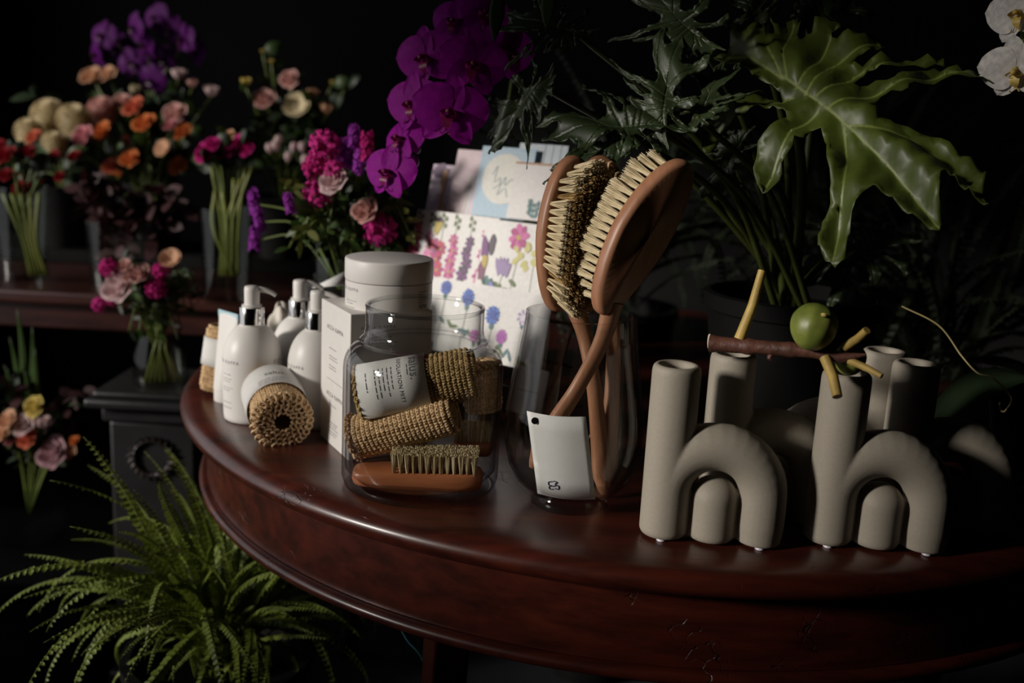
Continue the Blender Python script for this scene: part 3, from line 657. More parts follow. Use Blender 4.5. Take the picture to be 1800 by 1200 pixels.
for k in range(9): c.blob(.55 + .10 * math.sin(k * 2.1), .08 + .03 * k, .005, .0035, TEA, .0001 * (k % 3), 8, .3, k)
c.done('teal_sprig')
# middle tier
c = Card('white greeting card crowded with pink, plum and yellow hollyhocks, left of the middle tier', 1, (735, 367), (856, 506), WC, .006)
hol = [(.06, PNK, RED, 5), (.22, (.62, .35, .50), PNK, 4), (.36, MAG, RED, 3), (.52, PNK, MAG, 4), (.70, DPU, PUR, 4), (.90, PNK, MAG, 5)]
for i, (x, a, b2, n) in enumerate(hol):
    c.line(x, .05, x, .96, .001, GRN)
    for k in range(n): c.bloom(x + .02 * math.sin(k * 3 + i), .14 + .155 * k, .0108 - .0008 * k, a, b2, (.12, .03, .10) if i in (4, 5) else YEL, 7, i + k)
    for k in range(4): c.blob(x + .025 * (-1) ** k, .80 + .05 * k, .0022, .004, GRN, .0003, 8, .2)
c.bloom(.30, .42, .016, RED, MAG, (.20, .05, .16), 9, 3); c.blob(.30, .78, .007, .013, YEL, .0004, 12, .3); c.blob(.31, .88, .006, .004, DPU, .0005, 10, .3); c.blob(.01, .35, .006, .012, RED, .0003, 12, .2); c.done()
c = Card('white greeting card with a magenta cosmos and pansies, right of the middle tier', 1, (856, 384), (968, 536), WC, .009)
c.line(.47, .10, .50, .72, .0009, GRN); c.line(.72, .02, .70, .55, .0009, GRN); c.line(.30, .05, .36, .40, .0009, GRN)
c.bloom(.46, .80, .0165, MAG, (.62, .10, .36), YEL, 8, 1); c.blob(.05, .60, .007, .018, PUR, .0003, 12, .2, .2); c.blob(.14, .66, .006, .014, DPU, .0004, 12, .2); c.blob(.08, .44, .006, .010, YEL, .0005, 10, .3); c.blob(.06, .30, .007, .014, (.18, .03, .10), .0003, 12, .2)
for k in range(5): c.blob(.26 + .035 * k, .38 + .03 * math.sin(k), .0035, .013, LAV, .0002 + .0001 * k, 10, .2, .3 - .12 * k)
for k in range(14): c.blob(.62 + .16 * math.sin(k * 1.7), .42 + .022 * k, .0045, .006, (.58, .54, .16), .0001 + .00005 * k, 8, .3, k)
for k in range(12): c.blob(.08 + .42 * ((k * .37) % 1), .05 + .17 * ((k * .61) % 1), .0035, .008, GRN if k % 3 else TEA, .0002, 8, .2, k * .9)
c.blob(.22, .08, .006, .011, (.20, .20, .55), .0005, 10, .2); c.done()
# front tier
c = Card('white greeting card with blue cornflowers behind the glass jar neck, bottom tier', 0, (762, 486), (948, 655), WC, .004)
for x, y, r_, a, b2 in ((.33, .80, .0115, BLU, (.03, .16, .60)), (.56, .62, .0125, BLU, (.03, .16, .60)), (.13, .88, .010, BLU, (.03, .12, .50)), (.66, .36, .0095, (.40, .06, .44), (.5, .12, .5)), (.44, .30, .009, (.40, .06, .44), PNK), (.80, .66, .010, (.70, .66, .72), LAV)):
    c.line(x, .02, x + .01, y, .0009, GRN)
    for k in range(14): aa = 2 * PI * k / 14; c.blob(x + math.cos(aa) * r_ * .6 / c.w, y + math.sin(aa) * r_ * .7 / c.h, r_ * .42, r_ * .22, a if k % 2 else b2, .0002 + .00003 * k, 8, .25, aa)
    c.blob(x, y, r_ * .5, r_ * .5, a, .0008, 10, .2); c.blob(x + .004, y - r_ * 1.25 / c.h, r_ * .32, r_ * .42, TEA, .0003, 10, .1)
for k in range(16): c.blob(.1 + .8 * ((k * .381) % 1), .06 + .40 * ((k * .617) % 1), .0028, .008, GRN if k % 2 else TEA, .0001, 8, .2, k * 1.3)
c.done()
c = Card('white greeting card with one thin printed line beside the brush vase', 0, (905, 640), (950, 735), (.70, .69, .68), .010)
c.line(.2, .5, .8, .5, .001, (.2, .2, .22)); c.done('printed_line')

# folded leaflet and dark jar behind the carton
a1, a2, a3 = D(548, 506, 1.40), D(606, 477, 1.40), D(612, 500, 1.385); a2d, a3d = Vector((a2.x, a2.y, TZ + .001)), Vector((a3.x, a3.y, TZ + .001))
b_ = MB(); b_.add([a1, a2, a3, a2d, a3d], [(0, 1, 2), (1, 3, 4, 2)]); tag(b_.obj('leaflet', paper, solid=.0006), 'white paper flap rising behind the carton and pump heads', 'leaflet')
p = G(528, 690); p = Vector((p.x + .03, 1.47, TZ)); hj = HT(p, 487)
o = T('glass_tumbler', 'clear glass tumbler with a dark fill behind the pump bottles', 'glass', p)
MB().lathe([(0, 0), (.040, 0), (.041, hj), (.039, hj), (.038, .005), (0, .005)], 40).obj('glass_wall', glass_back, o); MB().lathe([(0, .006), (.037, .006), (.0375, hj * .86), (0, hj * .86)], 32).obj('dark_fill', black_pot, o)  # dark interior drawn as a solid black fill

# ------------------------------------------------------------------ fig branch across two vases
fb = T('fig_branch', 'cut fig branch with green fruit lying across the vase tubes', 'branch', D(1248, 600, 1.0)); bo = fb.location.copy()
bark = M('fig_bark', (.10, .038, .024), .55, .4, 70, bump=.4); twig = M('fig_twig', (.48, .33, .085), .5, .25, 50, bump=.1); figm = M('fig_skin', (.17, .22, .035), .4, .25, 40, bump=.08, col2=(.26, .30, .06))
ys = lambda px: 0.985 - .00022 * (px - 1290)
pts = [D(px, py, ys(px)) - bo for px, py in ((1248, 603), (1290, 607), (1335, 610), (1385, 614), (1430, 618), (1475, 628), (1522, 623))]
rr = [.0082, .0078, .0074, .0072, .0066, .0060, .0012]
sp_ = smooth_path(pts, 6); rads = []
for i in range(len(sp_)):
    a = i / 6; k = min(int(a), 5); rads.append((rr[k] * (1 - (a - k)) + rr[k + 1] * (a - k)) * (1 + (.13 if i % 9 in (0, 1) else 0)))
MB().tube(sp_, rads, 14).obj('branch_wood', bark, fb, 60)
MB().lathe([(0, 0), (.0080, 0), (.0078, .0006), (0, .0008)], 16).obj('cut_face', cm((.62, .55, .40)), fb, loc=(-.0006, 0, 0)).rotation_euler = (0, -PI / 2, 0)
for a, b2, r0, r1 in (((1300, 596, 0), (1340, 475, .02), .0058, .0042), ((1450, 628, -.006), (1472, 697, -.03), .0054, .0048), ((1484, 610, .0), (1524, 580, -.01), .0046, .0038), ((1492, 633, 0), (1550, 661, -.01), .004, .0028), ((1352, 618, 0), (1352, 632, -.004), .005, .0025)):
    A1 = D(a[0], a[1], ys(a[0]) + a[2]) - bo; B1 = D(b2[0], b2[1], ys(b2[0]) + b2[2]) - bo; mid = (A1 + B1) / 2 + Vector((.002, 0, 0)); MB().tube([A1, mid, B1], [r0, (r0 + r1) / 2, r1], 12).obj('twig', twig if r1 != .0025 else bark, fb, 60)
def fig_mesh(r):
    b = MB()
    def fn_(u, v):
        a = 2 * PI * u; t_ = PI * v; k = 1 + .018 * math.cos(9 * a) * math.sin(t_); rr_ = r * k * math.sin(t_) ** .9 * (1 + .10 * math.cos(t_)); return (rr_ * math.cos(a), rr_ * math.sin(a), r * 1.05 * math.cos(t_) - (.0 if v < .9 else 0))
    return b.grid(fn_, 40, 24, wrap=True)
for nm, px, py, r_, dy, ey in (('fig_fruit', 1430, 575, 40, -.008, (1449, 553)), ('fig_fruit', 1494, 632, 27, .018, None)):
    c_ = D(px, py, ys(px) + dy); rad = r_ / ppm(c_); q = fig_mesh(rad).obj(nm, figm, fb, 180, loc=c_ - bo); q.rotation_euler = (-.5, .35, 0)
    if ey:
        e_ = D(ey[0], ey[1], ys(px) + dy - rad * .86); MB().lathe([(0, .0012), (.002, .001), (.0034, 0), (.002, -.002), (0, -.002)], 12).obj('fig_eye', cm((.55, .42, .12)), q, 180, loc=q.rotation_euler.to_matrix().inverted() @ (e_ - c_))

# ------------------------------------------------------------------ leaves
def inside(p, poly):
    x, y = p; r = False; j = len(poly) - 1
    for i in range(len(poly)):
        xi, yi = poly[i]; xj, yj = poly[j]
        if (yi > y) != (yj > y) and x < (xj - xi) * (y - yi) / (yj - yi) + xi: r = not r
        j = i
    return r
def seg_d(p, a, b):
    ax, ay = a; bx, by = b; dx, dy = bx - ax, by - ay; t_ = max(0, min(1, ((p[0] - ax) * dx + (p[1] - ay) * dy) / (dx * dx + dy * dy + 1e-12))); return math.hypot(p[0] - ax - t_ * dx, p[1] - ay - t_ * dy)
def sheet2d(poly, step, extra=()):       # triangulated sheet inside an outline
    n = len(poly); xs = [p[0] for p in poly]; ys_ = [p[1] for p in poly]; pts = [Vector(p) for p in poly]; rg = random.Random(1)
    y = min(ys_)
    while y < max(ys_):
        x = min(xs)
        while x < max(xs):
            q = (x + rg.uniform(-.2, .2) * step, y + rg.uniform(-.2, .2) * step)
            if inside(q, poly) and min(seg_d(q, poly[i], poly[(i + 1) % n]) for i in range(n)) > step * .35: pts.append(Vector(q))
            x += step
        y += step
    pts += [Vector(q) for q in extra if inside(q, poly)]
    v, e_, f, *_ = delaunay_2d_cdt(pts, [(i, (i + 1) % n) for i in range(n)], [], 1, 1e-7)
    return [(p.x, p.y) for p in v], [tuple(q) for q in f]
def chaikin(poly, it=1):
    for _ in range(it):
        o = []; n = len(poly)
        for i in range(n):
            a, b = poly[i], poly[(i + 1) % n]; o.append((a[0] * .75 + b[0] * .25, a[1] * .75 + b[1] * .25)); o.append((a[0] * .25 + b[0] * .75, a[1] * .25 + b[1] * .75))
        poly = o
    return poly
def leaf_mat(name, col, vein, rough=.35, trans=.2):
    m = M(name, col, rough, .25, 16, bump=.05, bscale=45, trans=trans); nt = m.node_tree; n = nt.nodes; l = nt.links
    at = n.new('ShaderNodeAttribute'); at.attribute_name = 'vein'; mx = n.new('ShaderNodeMixRGB'); mx.inputs[2].default_value = (*vein, 1)
    rp = [x for x in n if x.type == 'VALTORGB'][0]; l.new(at.outputs['Fac'], mx.inputs[0]); l.new(rp.outputs[0], mx.inputs[1])
    for lk in list(rp.outputs[0].links):
        if lk.to_node != mx: l.new(mx.outputs[0], lk.to_socket)
    return m
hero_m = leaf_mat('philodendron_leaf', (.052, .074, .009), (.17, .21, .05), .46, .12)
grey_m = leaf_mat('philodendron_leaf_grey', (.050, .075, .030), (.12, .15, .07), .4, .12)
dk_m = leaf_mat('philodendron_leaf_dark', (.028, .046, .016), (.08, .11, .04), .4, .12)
def add_vein(o, val):
    a = o.data.attributes.new('vein', 'FLOAT', 'POINT'); a.data.foreach_set('value', val)

PB = Vector((D(1395, 500, 1.34).x, 1.34, TZ))
ph = T('philodendron', 'large potted philodendron with deeply lobed glossy green leaves behind the vases', 'plant', PB)
MB().lathe([(0, 0), (.085, 0), (.090, .004), (.112, .175), (.118, .178), (.118, .198), (.110, .200), (.106, .180), (0, .178)], 48).obj('pot', black_pot, ph)
# the big leaf: outline read off the photograph (crop pixels, 2.5 to 1), laid on its own tilted surface
OUT = [(380, 370), (320, 345), (300, 300), (230, 265), (160, 248), (110, 225), (70, 195), (110, 186), (150, 202), (200, 195), (215, 165), (200, 140), (240, 128), (275, 146), (310, 135), (350, 125), (365, 158), (400, 168), (412, 140), (385, 95), (392, 84), (430, 112), (450, 95), (455, 70), (490, 62), (522, 75), (505, 112), (498, 165), (540, 150),
       (570, 120), (590, 85), (640, 70), (700, 75), (690, 100), (652, 122), (660, 158), (720, 142), (760, 132), (830, 110), (880, 130), (895, 162), (840, 182), (830, 206), (780, 222), (735, 258), (765, 274), (850, 236), (950, 206), (1000, 192), (1060, 178), (1140, 180), (1165, 200), (1090, 205), (1000, 235), (940, 265), (850, 275), (800, 300), (745, 345), (755, 385), (830, 350), (920, 332), (955, 300), (1010, 285), (1060, 240), (1120, 215), (1190, 200), (1260, 190), (1380, 186), (1450, 158), (1480, 150), (1440, 192), (1400, 206), (1300, 216), (1200, 240), (1160, 272), (1090, 302), (1000, 350), (985, 386), (900, 402), (862, 450), (838, 495), (878, 530),
       (920, 552), (970, 545), (1040, 575), (1110, 588), (1200, 640), (1290, 690), (1332, 740), (1330, 800), (1362, 880), (1345, 895), (1300, 875), (1250, 850), (1210, 802), (1160, 786), (1128, 802), (1130, 870), (1150, 940), (1152, 1022), (1080, 985), (1010, 965), (960, 930), (920, 885), (870, 855), (830, 848), (790, 872), (760, 920), (745, 980), (740, 1050), (727, 1140), (700, 1152), (660, 1130), (620, 1080), (605, 1040), (615, 970), (640, 920), (655, 860), (650, 790), (635, 700), (630, 640), (615, 590), (580, 568),
       (550, 580), (540, 612), (500, 608), (480, 650), (440, 680), (425, 740), (395, 780), (355, 810), (320, 775), (305, 720), (312, 670), (342, 612), (400, 572), (440, 540), (465, 505), (430, 480), (390, 468), (350, 470), (300, 482), (220, 512), (160, 552), (130, 596), (95, 624), (68, 605), (76, 565), (110, 502), (160, 466), (260, 436), (340, 420), (400, 430), (440, 425), (430, 400)]
VE = [((430, 330), (640, 485)), ((640, 485), (740, 570)), ((740, 570), (900, 720)), ((900, 720), (1140, 990)), ((740, 560), (1000, 600)), ((1000, 600), (1150, 690)), ((1150, 690), (1345, 880)), ((640, 480), (830, 400)), ((830, 400), (1000, 315)), ((1000, 315), (1160, 225)), ((1160, 225), (1450, 165)), ((580, 440), (760, 310)), ((760, 310), (1000, 215)), ((540, 420), (640, 280)), ((640, 280), (860, 140)), ((500, 390), (600, 250)), ((600, 250), (680, 90)), ((460, 350), (440, 240)), ((440, 240), (485, 80)), ((440, 345), (370, 210)), ((430, 340), (290, 240)), ((290, 240), (90, 195)), ((710, 560), (720, 700)), ((720, 700), (700, 900)), ((700, 900), (680, 1120)), ((590, 490), (480, 570)), ((480, 570), (350, 780)), ((480, 420), (300, 460)), ((300, 460), (90, 600))]
ext = []
for (ax_, ay_), (bx_, by_) in VE:
    L_ = math.hypot(bx_ - ax_, by_ - ay_); k_ = max(2, int(L_ / 16)); nx_, ny_ = -(by_ - ay_) / L_, (bx_ - ax_) / L_
    for i in range(k_ + 1):
        for o_ in (-8, 0, 8): ext.append((ax_ + (bx_ - ax_) * i / k_ + nx_ * o_ + .013 * i, ay_ + (by_ - ay_) * i / k_ + ny_ * o_))
OC = chaikin(OUT, 1); OC = [(x + 3.5 * math.sin(i * 1.9), y + 3.5 * math.cos(i * 2.3)) for i, (x, y) in enumerate(OC)]; edge_d = []
pts2, fc = sheet2d(OC, 24, ext)
LN = Vector((-.34, -.66, .67)).normalized(); LP = D(1456, 200, 1.09); LX = Vector((1, 0, 0)); LX = (LX - LN * LX.dot(LN)).normalized()
vv = []; vein = []
for x, y in pts2:
    q = PL(1200 + x / 2.5, y / 2.5, LP, LN); dmin = min(seg_d((x, y), a, b) for a, b in VE); vein.append(max(0, 1 - dmin / 9) ** 1.5)
    dm = min(seg_d((x, y), a, b) for a, b in VE[:4])
    arch = .010 * (1 - math.exp(-(dmin / 45) ** 2)) - .00000011 * dm * dm * 1.0
    rip = .0022 * math.sin(x / 23 + y / 31) * min(1, dmin / 40) + .006 * math.sin(x / 70 - y / 55)
    de = min(seg_d((x, y), OC[i_], OC[(i_ + 1) % len(OC)]) for i_ in range(len(OC))); edge_d.append(de); rip += .0038 * math.sin(x / 11 + y / 8) * max(0, 1 - de / 16)
    tipd = max(0, y - 700) / 450; q = q + LN * (arch + rip) + Vector((0, .02, 0)) * tipd ** 2
    vv.append(q - PB)
b_ = MB(); b_.add(vv, fc); lf = b_.obj('leaf', hero_m, ph, 180, solid=.0006); add_vein(lf, vein)
lf['label'] = 'largest glossy leaf reaching out to the right'

# the other leaves are of the same kind: the same blade in unit length, bent and turned leaf by leaf
_d = Vector((310, 240)).normalized()
UNIT = [(((x - 400) * -_d.y + (y - 310) * _d.x) / 1000, ((x - 400) * _d.x + (y - 310) * _d.y) / 1000) for x, y in pts2]
def lobed_leaf(parent, base, tip, nrm, size, mat, seed, droop=.25, cup=.12):
    base = Vector(base); tip = Vector(tip); L = (tip - base).length * 1.05
    ay = (tip - base).normalized(); nz_ = Vector(nrm); nz_ = (nz_ - ay * nz_.dot(ay)).normalized(); ax_ = ay.cross(nz_) * (1 if seed % 2 else -1); vs = []
    for (X, Y), e_, v_ in zip(UNIT, edge_d, vein):
        z = cup * abs(X) - droop * Y * abs(Y) - .35 * X * X + .035 * math.sin(14 * X + 9 * Y + seed) + .022 * math.sin(55 * X + 40 * Y + seed) * max(0, 1 - e_ / 22) - .012 * v_
        vs.append(base - parent.location + (ax_ * X * .9 + ay * Y + nz_ * z) * L)
    b = MB(); b.add(vs, fc); o = b.obj('leaf', mat, parent, 180, solid=.0006); add_vein(o, vein); return o
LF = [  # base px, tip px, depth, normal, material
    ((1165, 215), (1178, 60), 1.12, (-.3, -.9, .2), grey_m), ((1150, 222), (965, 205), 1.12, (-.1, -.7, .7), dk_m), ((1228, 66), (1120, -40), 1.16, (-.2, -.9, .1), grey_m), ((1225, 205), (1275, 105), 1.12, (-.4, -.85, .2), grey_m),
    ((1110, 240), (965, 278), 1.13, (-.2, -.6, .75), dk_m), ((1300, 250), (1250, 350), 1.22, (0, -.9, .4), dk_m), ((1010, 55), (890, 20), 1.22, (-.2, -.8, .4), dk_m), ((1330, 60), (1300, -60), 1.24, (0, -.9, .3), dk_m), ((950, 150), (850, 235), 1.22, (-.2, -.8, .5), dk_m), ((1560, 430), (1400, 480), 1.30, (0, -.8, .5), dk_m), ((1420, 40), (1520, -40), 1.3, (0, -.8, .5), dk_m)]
crown = Vector((0, 0, .185)); stalk_m = M('philodendron_stalk', (.060, .075, .016), .4, .25, 20)
def stalk(end, rad=.0052, bow=.03):
    a = crown + Vector((random.uniform(-.03, .03), random.uniform(-.03, .03), -.01)); e_ = Vector(end); mid = a.lerp(e_, .55) + Vector((bow * (1 if e_.x > a.x else -1) * -.4, -.01, bow))
    MB().tube(smooth_path([a, mid, e_], 8), [rad * (1.25 - .5 * i / 16) for i in range(17)], 9).obj('stalk', stalk_m, ph, 180)
stalk(PL(1372, 132, LP, LN) - PB - LN * .004, .006)
for i, (a, b2, y_, nr, mt_) in enumerate(LF):
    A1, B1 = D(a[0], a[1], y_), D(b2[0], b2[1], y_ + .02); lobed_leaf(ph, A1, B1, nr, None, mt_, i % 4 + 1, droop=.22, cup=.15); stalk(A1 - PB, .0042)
for px, py in ((1240, 330), (1330, 320), (1290, 300)): stalk(D(px, py, 1.3) - PB, .0045, .01)

# dry tendril at the right
tr_ = smooth_path([D(1585, 538, 1.12), D(1650, 572, 1.10), D(1690, 625, 1.08), D(1718, 655, 1.06), D(1745, 664, 1.05), D(1778, 700, 1.04), D(1760, 722, 1.03), G(1745, 745)+Vector((0,0,.06))], 8)
tag(MB().tube(tr_, .0010, 6).obj('dry_tendril', M('straw', (.30, .24, .09), .6)), 'thin straw coloured tendril trailing down at the right behind the vases', 'tendril')
p = G(1845, 790); p.z = TZ
o = MB().lathe([(0, 0), (.028, 0), (.032, .003), (.045, .03), (.050, .06), (.046, .095), (.038, .112), (.036, .112), (.043, .09), (.046, .06), (.04, .03), (0, .008)], 48).obj('pale_vase', M('pale_glaze', (.42, .47, .47), .3, .05), None, 60, loc=p); tag(o, 'small pale grey round vase cut off at the right edge', 'vase')

# ------------------------------------------------------------------ flower makers (each bloom grows along local +Z, unit radius)
def rose_mb(seed, openn=1.0, layers=17):
    rg = random.Random(seed); b = MB()
    for i in range(layers):
        t_ = i / (layers - 1); th0 = i * 2.399 + rg.uniform(-.2, .2); R = .14 + .80 * t_ ** .9 * (.7 + .3 * openn); al = 1.25 - .35 * t_; H_ = 1.15 - .30 * t_ * openn
        def fn_(u, v, th0=th0, R=R, al=al, H_=H_, t_=t_):
            uu = 2 * u - 1; w_ = (1 - .55 * v ** 5) ; a = th0 + uu * al * w_; r_ = R * math.sin(min(1, v * 1.15) * PI / 2) ** .7 + .24 * t_ * v ** 4 * openn; z = H_ * v - .20 * t_ * openn * v ** 5 - .16 * uu * uu * v * v - .25
            return (r_ * math.cos(a), r_ * math.sin(a), z)
        b.grid(fn_, 7, 6)
    return b
def dahlia_mb(seed, n=130):
    b = MB()
    for i in range(n):
        z = 1 - 1.55 * (i + .5) / n; th0 = i * 2.39996; r_ = math.sqrt(max(0, 1 - z * z)); nn = Vector((r_ * math.cos(th0), r_ * math.sin(th0), z)); tx = Vector((-math.sin(th0), math.cos(th0), 0)); ty = nn.cross(tx); s_ = .10 + .05 * (1 - z)
        c0 = nn * .72; b.add([c0 - tx * s_ * .6, c0 + tx * s_ * .6, nn * .96 + tx * s_ + ty * .04, nn * 1.02 + ty * s_ * .8, nn * .96 - tx * s_ + ty * .04, nn * .86 - ty * .02], [(0, 1, 5), (1, 2, 5), (2, 3, 5), (3, 4, 5), (4, 0, 5)])
    b.lathe([(.74 * math.cos(a), .74 * math.sin(a)) for a in [-PI / 2 + PI * k / 8 for k in range(9)]], 14); return b
def tulip_mb(seed):
    b = MB()
    for i in range(6):
        th0 = i * PI / 3 + .2; k = 1 if i % 2 else .9
        b.grid(lambda u, v, th0=th0, k=k: ((.75 * k * math.sin(v * 2.6 + .1) ** .8 * math.cos(th0 + (2 * u - 1) * .62 * (1 - .6 * v ** 4))), (.75 * k * math.sin(v * 2.6 + .1) ** .8 * math.sin(th0 + (2 * u - 1) * .62 * (1 - .6 * v ** 4))), 2.1 * v - .9), 6, 7)
    return b
def nerine_mb(seed, n=6, heads=8):
    rg = random.Random(seed); b = MB()
    for h in range(heads):
        z = 1 - 1.1 * (h + .5) / heads; th0 = h * 2.4; r_ = math.sqrt(max(0, 1 - z * z)); ax_ = Vector((r_ * math.cos(th0), r_ * math.sin(th0), z)); fr_ = frame(ax_, (0.3, .2, 1) if abs(z) < .9 else (1, 0, 0)).to_3x3()
        for k in range(n):
            a = 2 * PI * k / n + rg.uniform(-.2, .2)
            def fn_(u, v, a=a):
                wd = .10 * math.sin(v * 2.6 + .35); rr_ = .52 * math.sin(v * 1.9); zz_ = .45 + .38 * v - .42 * v ** 3; x = rr_ * math.cos(a) - (2 * u - 1) * wd * math.sin(a); y = rr_ * math.sin(a) + (2 * u - 1) * wd * math.cos(a); return tuple(fr_ @ Vector((x, y, zz_ + .05 * math.sin(v * 12 + a))))
            b.grid(fn_, 3, 6)
    return b
def stock_mb(seed, n=16):
    rg = random.Random(seed); b = MB()
    for i in range(n):
        z = -1.2 + 2.4 * i / n; th0 = i * 2.4; c0 = Vector((.45 * math.cos(th0), .45 * math.sin(th0), z)); ax_ = Vector((math.cos(th0), math.sin(th0), .35)); fr_ = frame(ax_, (0, 0, 1)).to_3x3(); s_ = .42 - .10 * i / n
        for k in range(5):
            a = 2 * PI * k / 5 + rg.uniform(-.3, .3); b.grid(lambda u, v, a=a: tuple(c0 + fr_ @ Vector(((v * math.cos(a) - (u - .5) * math.sin(a) * (.3 + v)) * s_, (v * math.sin(a) + (u - .5) * math.cos(a) * (.3 + v)) * s_, (.25 - .2 * v * v) * s_ + .08 * math.sin(u * 9)))), 3, 4)
    return b
def open_mb(seed):             # open lisianthus: a wide cup of petals round a small centre
    b = MB()
    for i in range(12):
        th0 = i * PI / 3 + (.52 if i >= 6 else 0); k = 1 if i >= 6 else .8
        b.grid(lambda u, v, th0=th0, k=k: (k * (.15 + .85 * v) * math.cos(th0 + (2 * u - 1) * .6), k * (.15 + .85 * v) * math.sin(th0 + (2 * u - 1) * .6), .55 * v ** 1.6 * (1.3 - .4 * k) - .12 * v ** 4 - .1 * (2 * u - 1) ** 2 * v), 6, 5)
    return b
MAKE = {'rose': lambda s: rose_mb(s), 'bud': lambda s: rose_mb(s, .25, 11), 'dahlia': dahlia_mb, 'tulip': tulip_mb, 'nerine': nerine_mb, 'stock': stock_mb, 'open': open_mb}
FM = {}
def bloom_mesh(kind, col, cname):
    k = (kind, cname)
    if k not in FM:
        me = MAKE[kind](len(FM)).mesh(kind + '_bloom', 180); me.materials.append(M('petal_' + cname, col, .65, .12, 3, trans=.3, spec=.15)); FM[k] = me
    return FM[k]
PC = {'cream': (.66, .56, .36), 'peach': (.68, .40, .25), 'pale_pink': (.66, .38, .34), 'pink': (.62, .25, .28), 'coral': (.62, .16, .09), 'orange': (.66, .20, .06), 'red': (.23, .008, .014), 'magenta': (.52, .02, .20), 'hot_pink': (.60, .035, .26), 'yellow': (.60, .47, .13), 'mauve': (.46, .27, .30), 'violet': (.36, .05, .42), 'white_pink': (.70, .52, .52), 'dark_red': (.08, .006, .016)}
WORDS = {'rose': 'rose', 'bud': 'rosebud', 'dahlia': 'pompon dahlia', 'tulip': 'tulip', 'nerine': 'frilly nerine', 'stock': 'stock spike', 'open': 'open lisianthus'}
leaf_me = {}
def leaflet_mesh(mat):
    if mat.name not in leaf_me:
        b = MB(); b.grid(lambda u, v: ((2 * u - 1) * .30 * math.sin(PI * v) ** .8, v, .12 * math.sin(PI * v) - .08 * abs(2 * u - 1)), 5, 7); me = b.mesh('leaf_blade', 180); me.materials.append(mat); leaf_me[mat.name] = me
    return leaf_me[mat.name]
def flower(px, py, dia, y, kind, cname, mouth, where, group, tilt=(-.25, -.75, .55), leaves=2, stem=stem_g, lname=None, srad=.0026):
    if kind == 'nerine': dia *= 1.3
    c0 = D(px, py, y); r_ = dia / 2 / ppm(c0); mouth = Vector(mouth)
    nm = {'rose': 'rose', 'bud': 'rosebud', 'dahlia': 'pompon_dahlia', 'tulip': 'tulip', 'nerine': 'nerine', 'stock': 'stock_flower', 'open': 'lisianthus'}[kind]
    o = T(nm, lname or f"{cname.replace('_', ' ')} {WORDS[kind]} {where}", 'flower', mouth, group)
    tl = Vector(tilt) + Vector((random.uniform(-.25, .25), random.uniform(-.2, .2), random.uniform(-.2, .25)))
    if kind in ('tulip', 'bud', 'stock'): tl = Vector((random.uniform(-.2, .2), -.2, 1))
    q = link('bloom', bloom_mesh(kind, PC[cname], cname), None, o); q.matrix_local = Matrix.Translation(c0 - mouth) @ frame(tl, (random.uniform(-1, 1), .3, random.uniform(-1, 1))) @ Matrix.Scale(r_, 4)
    e_ = c0 - mouth - tl.normalized() * r_ * .3
    P = smooth_path([Vector((0, 0, -.06)), e_ * .5 + Vector((0, .01, .02)), e_], 5); MB().tube(P, srad, 6).obj('stem', stem, o, 180)
    for k in range(leaves):
        a = P[6 + 2 * k]; lv = link('leaf', leaflet_mesh(leaf_g if random.random() < .6 else leaf_d), None, o); d = Vector((random.uniform(-1, 1), random.uniform(-.8, .3), random.uniform(-.1, .7)))
        lv.matrix_local = Matrix.Translation(a) @ frame(d.cross(Vector((random.uniform(-.3, .3), .2, 1))), d).to_3x3().to_4x4() @ Matrix.Rotation(-PI / 2, 4, 'Z') @ Matrix.Scale(random.uniform(.035, .055), 4)
    return o

# ------------------------------------------------------------------ sideboard, bench and vases at the back left
SBY = 2.02; sb_z = D(90, 508, SBY).z
sb = T('sideboard', 'dark mahogany sideboard carrying the flower vases at the back left', 'sideboard', (-.62, SBY + .32, 0))
MB().box((-.98, -.34, sb_z - .030), (.52, .34, sb_z)).obj('top', mahog_back, sb, bevel=.008)
MB().box((-.95, -.31, sb_z - .085), (.49, .31, sb_z - .030)).obj('rail', mahog_back, sb, bevel=.004)
for x in (-.92, .46):
    for y in (-.28, .28): MB().lathe([(0, 0), (.018, 0), (.022, .1), (.028, sb_z - .2), (.034, sb_z - .085), (0, sb_z - .085)], 14, (x, y, 0)).obj('leg', mahog_back, sb)
MB().box((-.95, .02, sb_z), (.49, .32, sb_z + .03)).obj('riser', black_pot, sb, bevel=.004)
def glass_vase(x, y, z, r0, r1, h, label, water=.55, nm='flower_vase', mat=glass_back, sq=False):
    o = T(nm, label, 'vase', (x, y, z)); n = 4 if sq else 36
    b = MB().lathe([(0, 0), (r0, 0), (r1, h), (r1 - .003, h), (r0 - .003, .006), (0, .006)], n); b.obj('vase_wall', mat, o, 40)
    return Vector((x, y, z + h * .93))
def vz(px, y): return D(px, 500, y).x
Vred = glass_vase(vz(42, 2.12), 2.12, sb_z, .045, .06, .20, 'clear glass vase of red roses on the sideboard, leftmost')
Vmar = glass_vase(vz(200, 2.10), 2.10, sb_z, .045, .055, .14, 'clear glass vase of dark maroon foliage on the sideboard')
Vmag = glass_vase(vz(400, 1.98), 1.98, sb_z, .045, .055, .19, 'clear glass vase of magenta roses with many green stems')
rz = sb_z + .03
def bucket(x, y, z, r, h, label):
    o = T('flower_bucket', label, 'bucket', (x, y, z)); MB().lathe([(0, 0), (r * .8, 0), (r, h), (r * 1.04, h), (r * 1.04, h + .008), (r * .96, h + .008), (r * .78, .006), (0, .006)], 32).obj('bucket_wall', black_pot, o); return Vector((x, y, z + h * .95))
Bdah = bucket(vz(120, 2.45), 2.45, rz, .075, .14, 'black bucket under the cream dahlias on the sideboard riser')
Bcor = bucket(vz(270, 2.45), 2.45, rz, .075, .12, 'black bucket under the coral and peach roses on the riser')
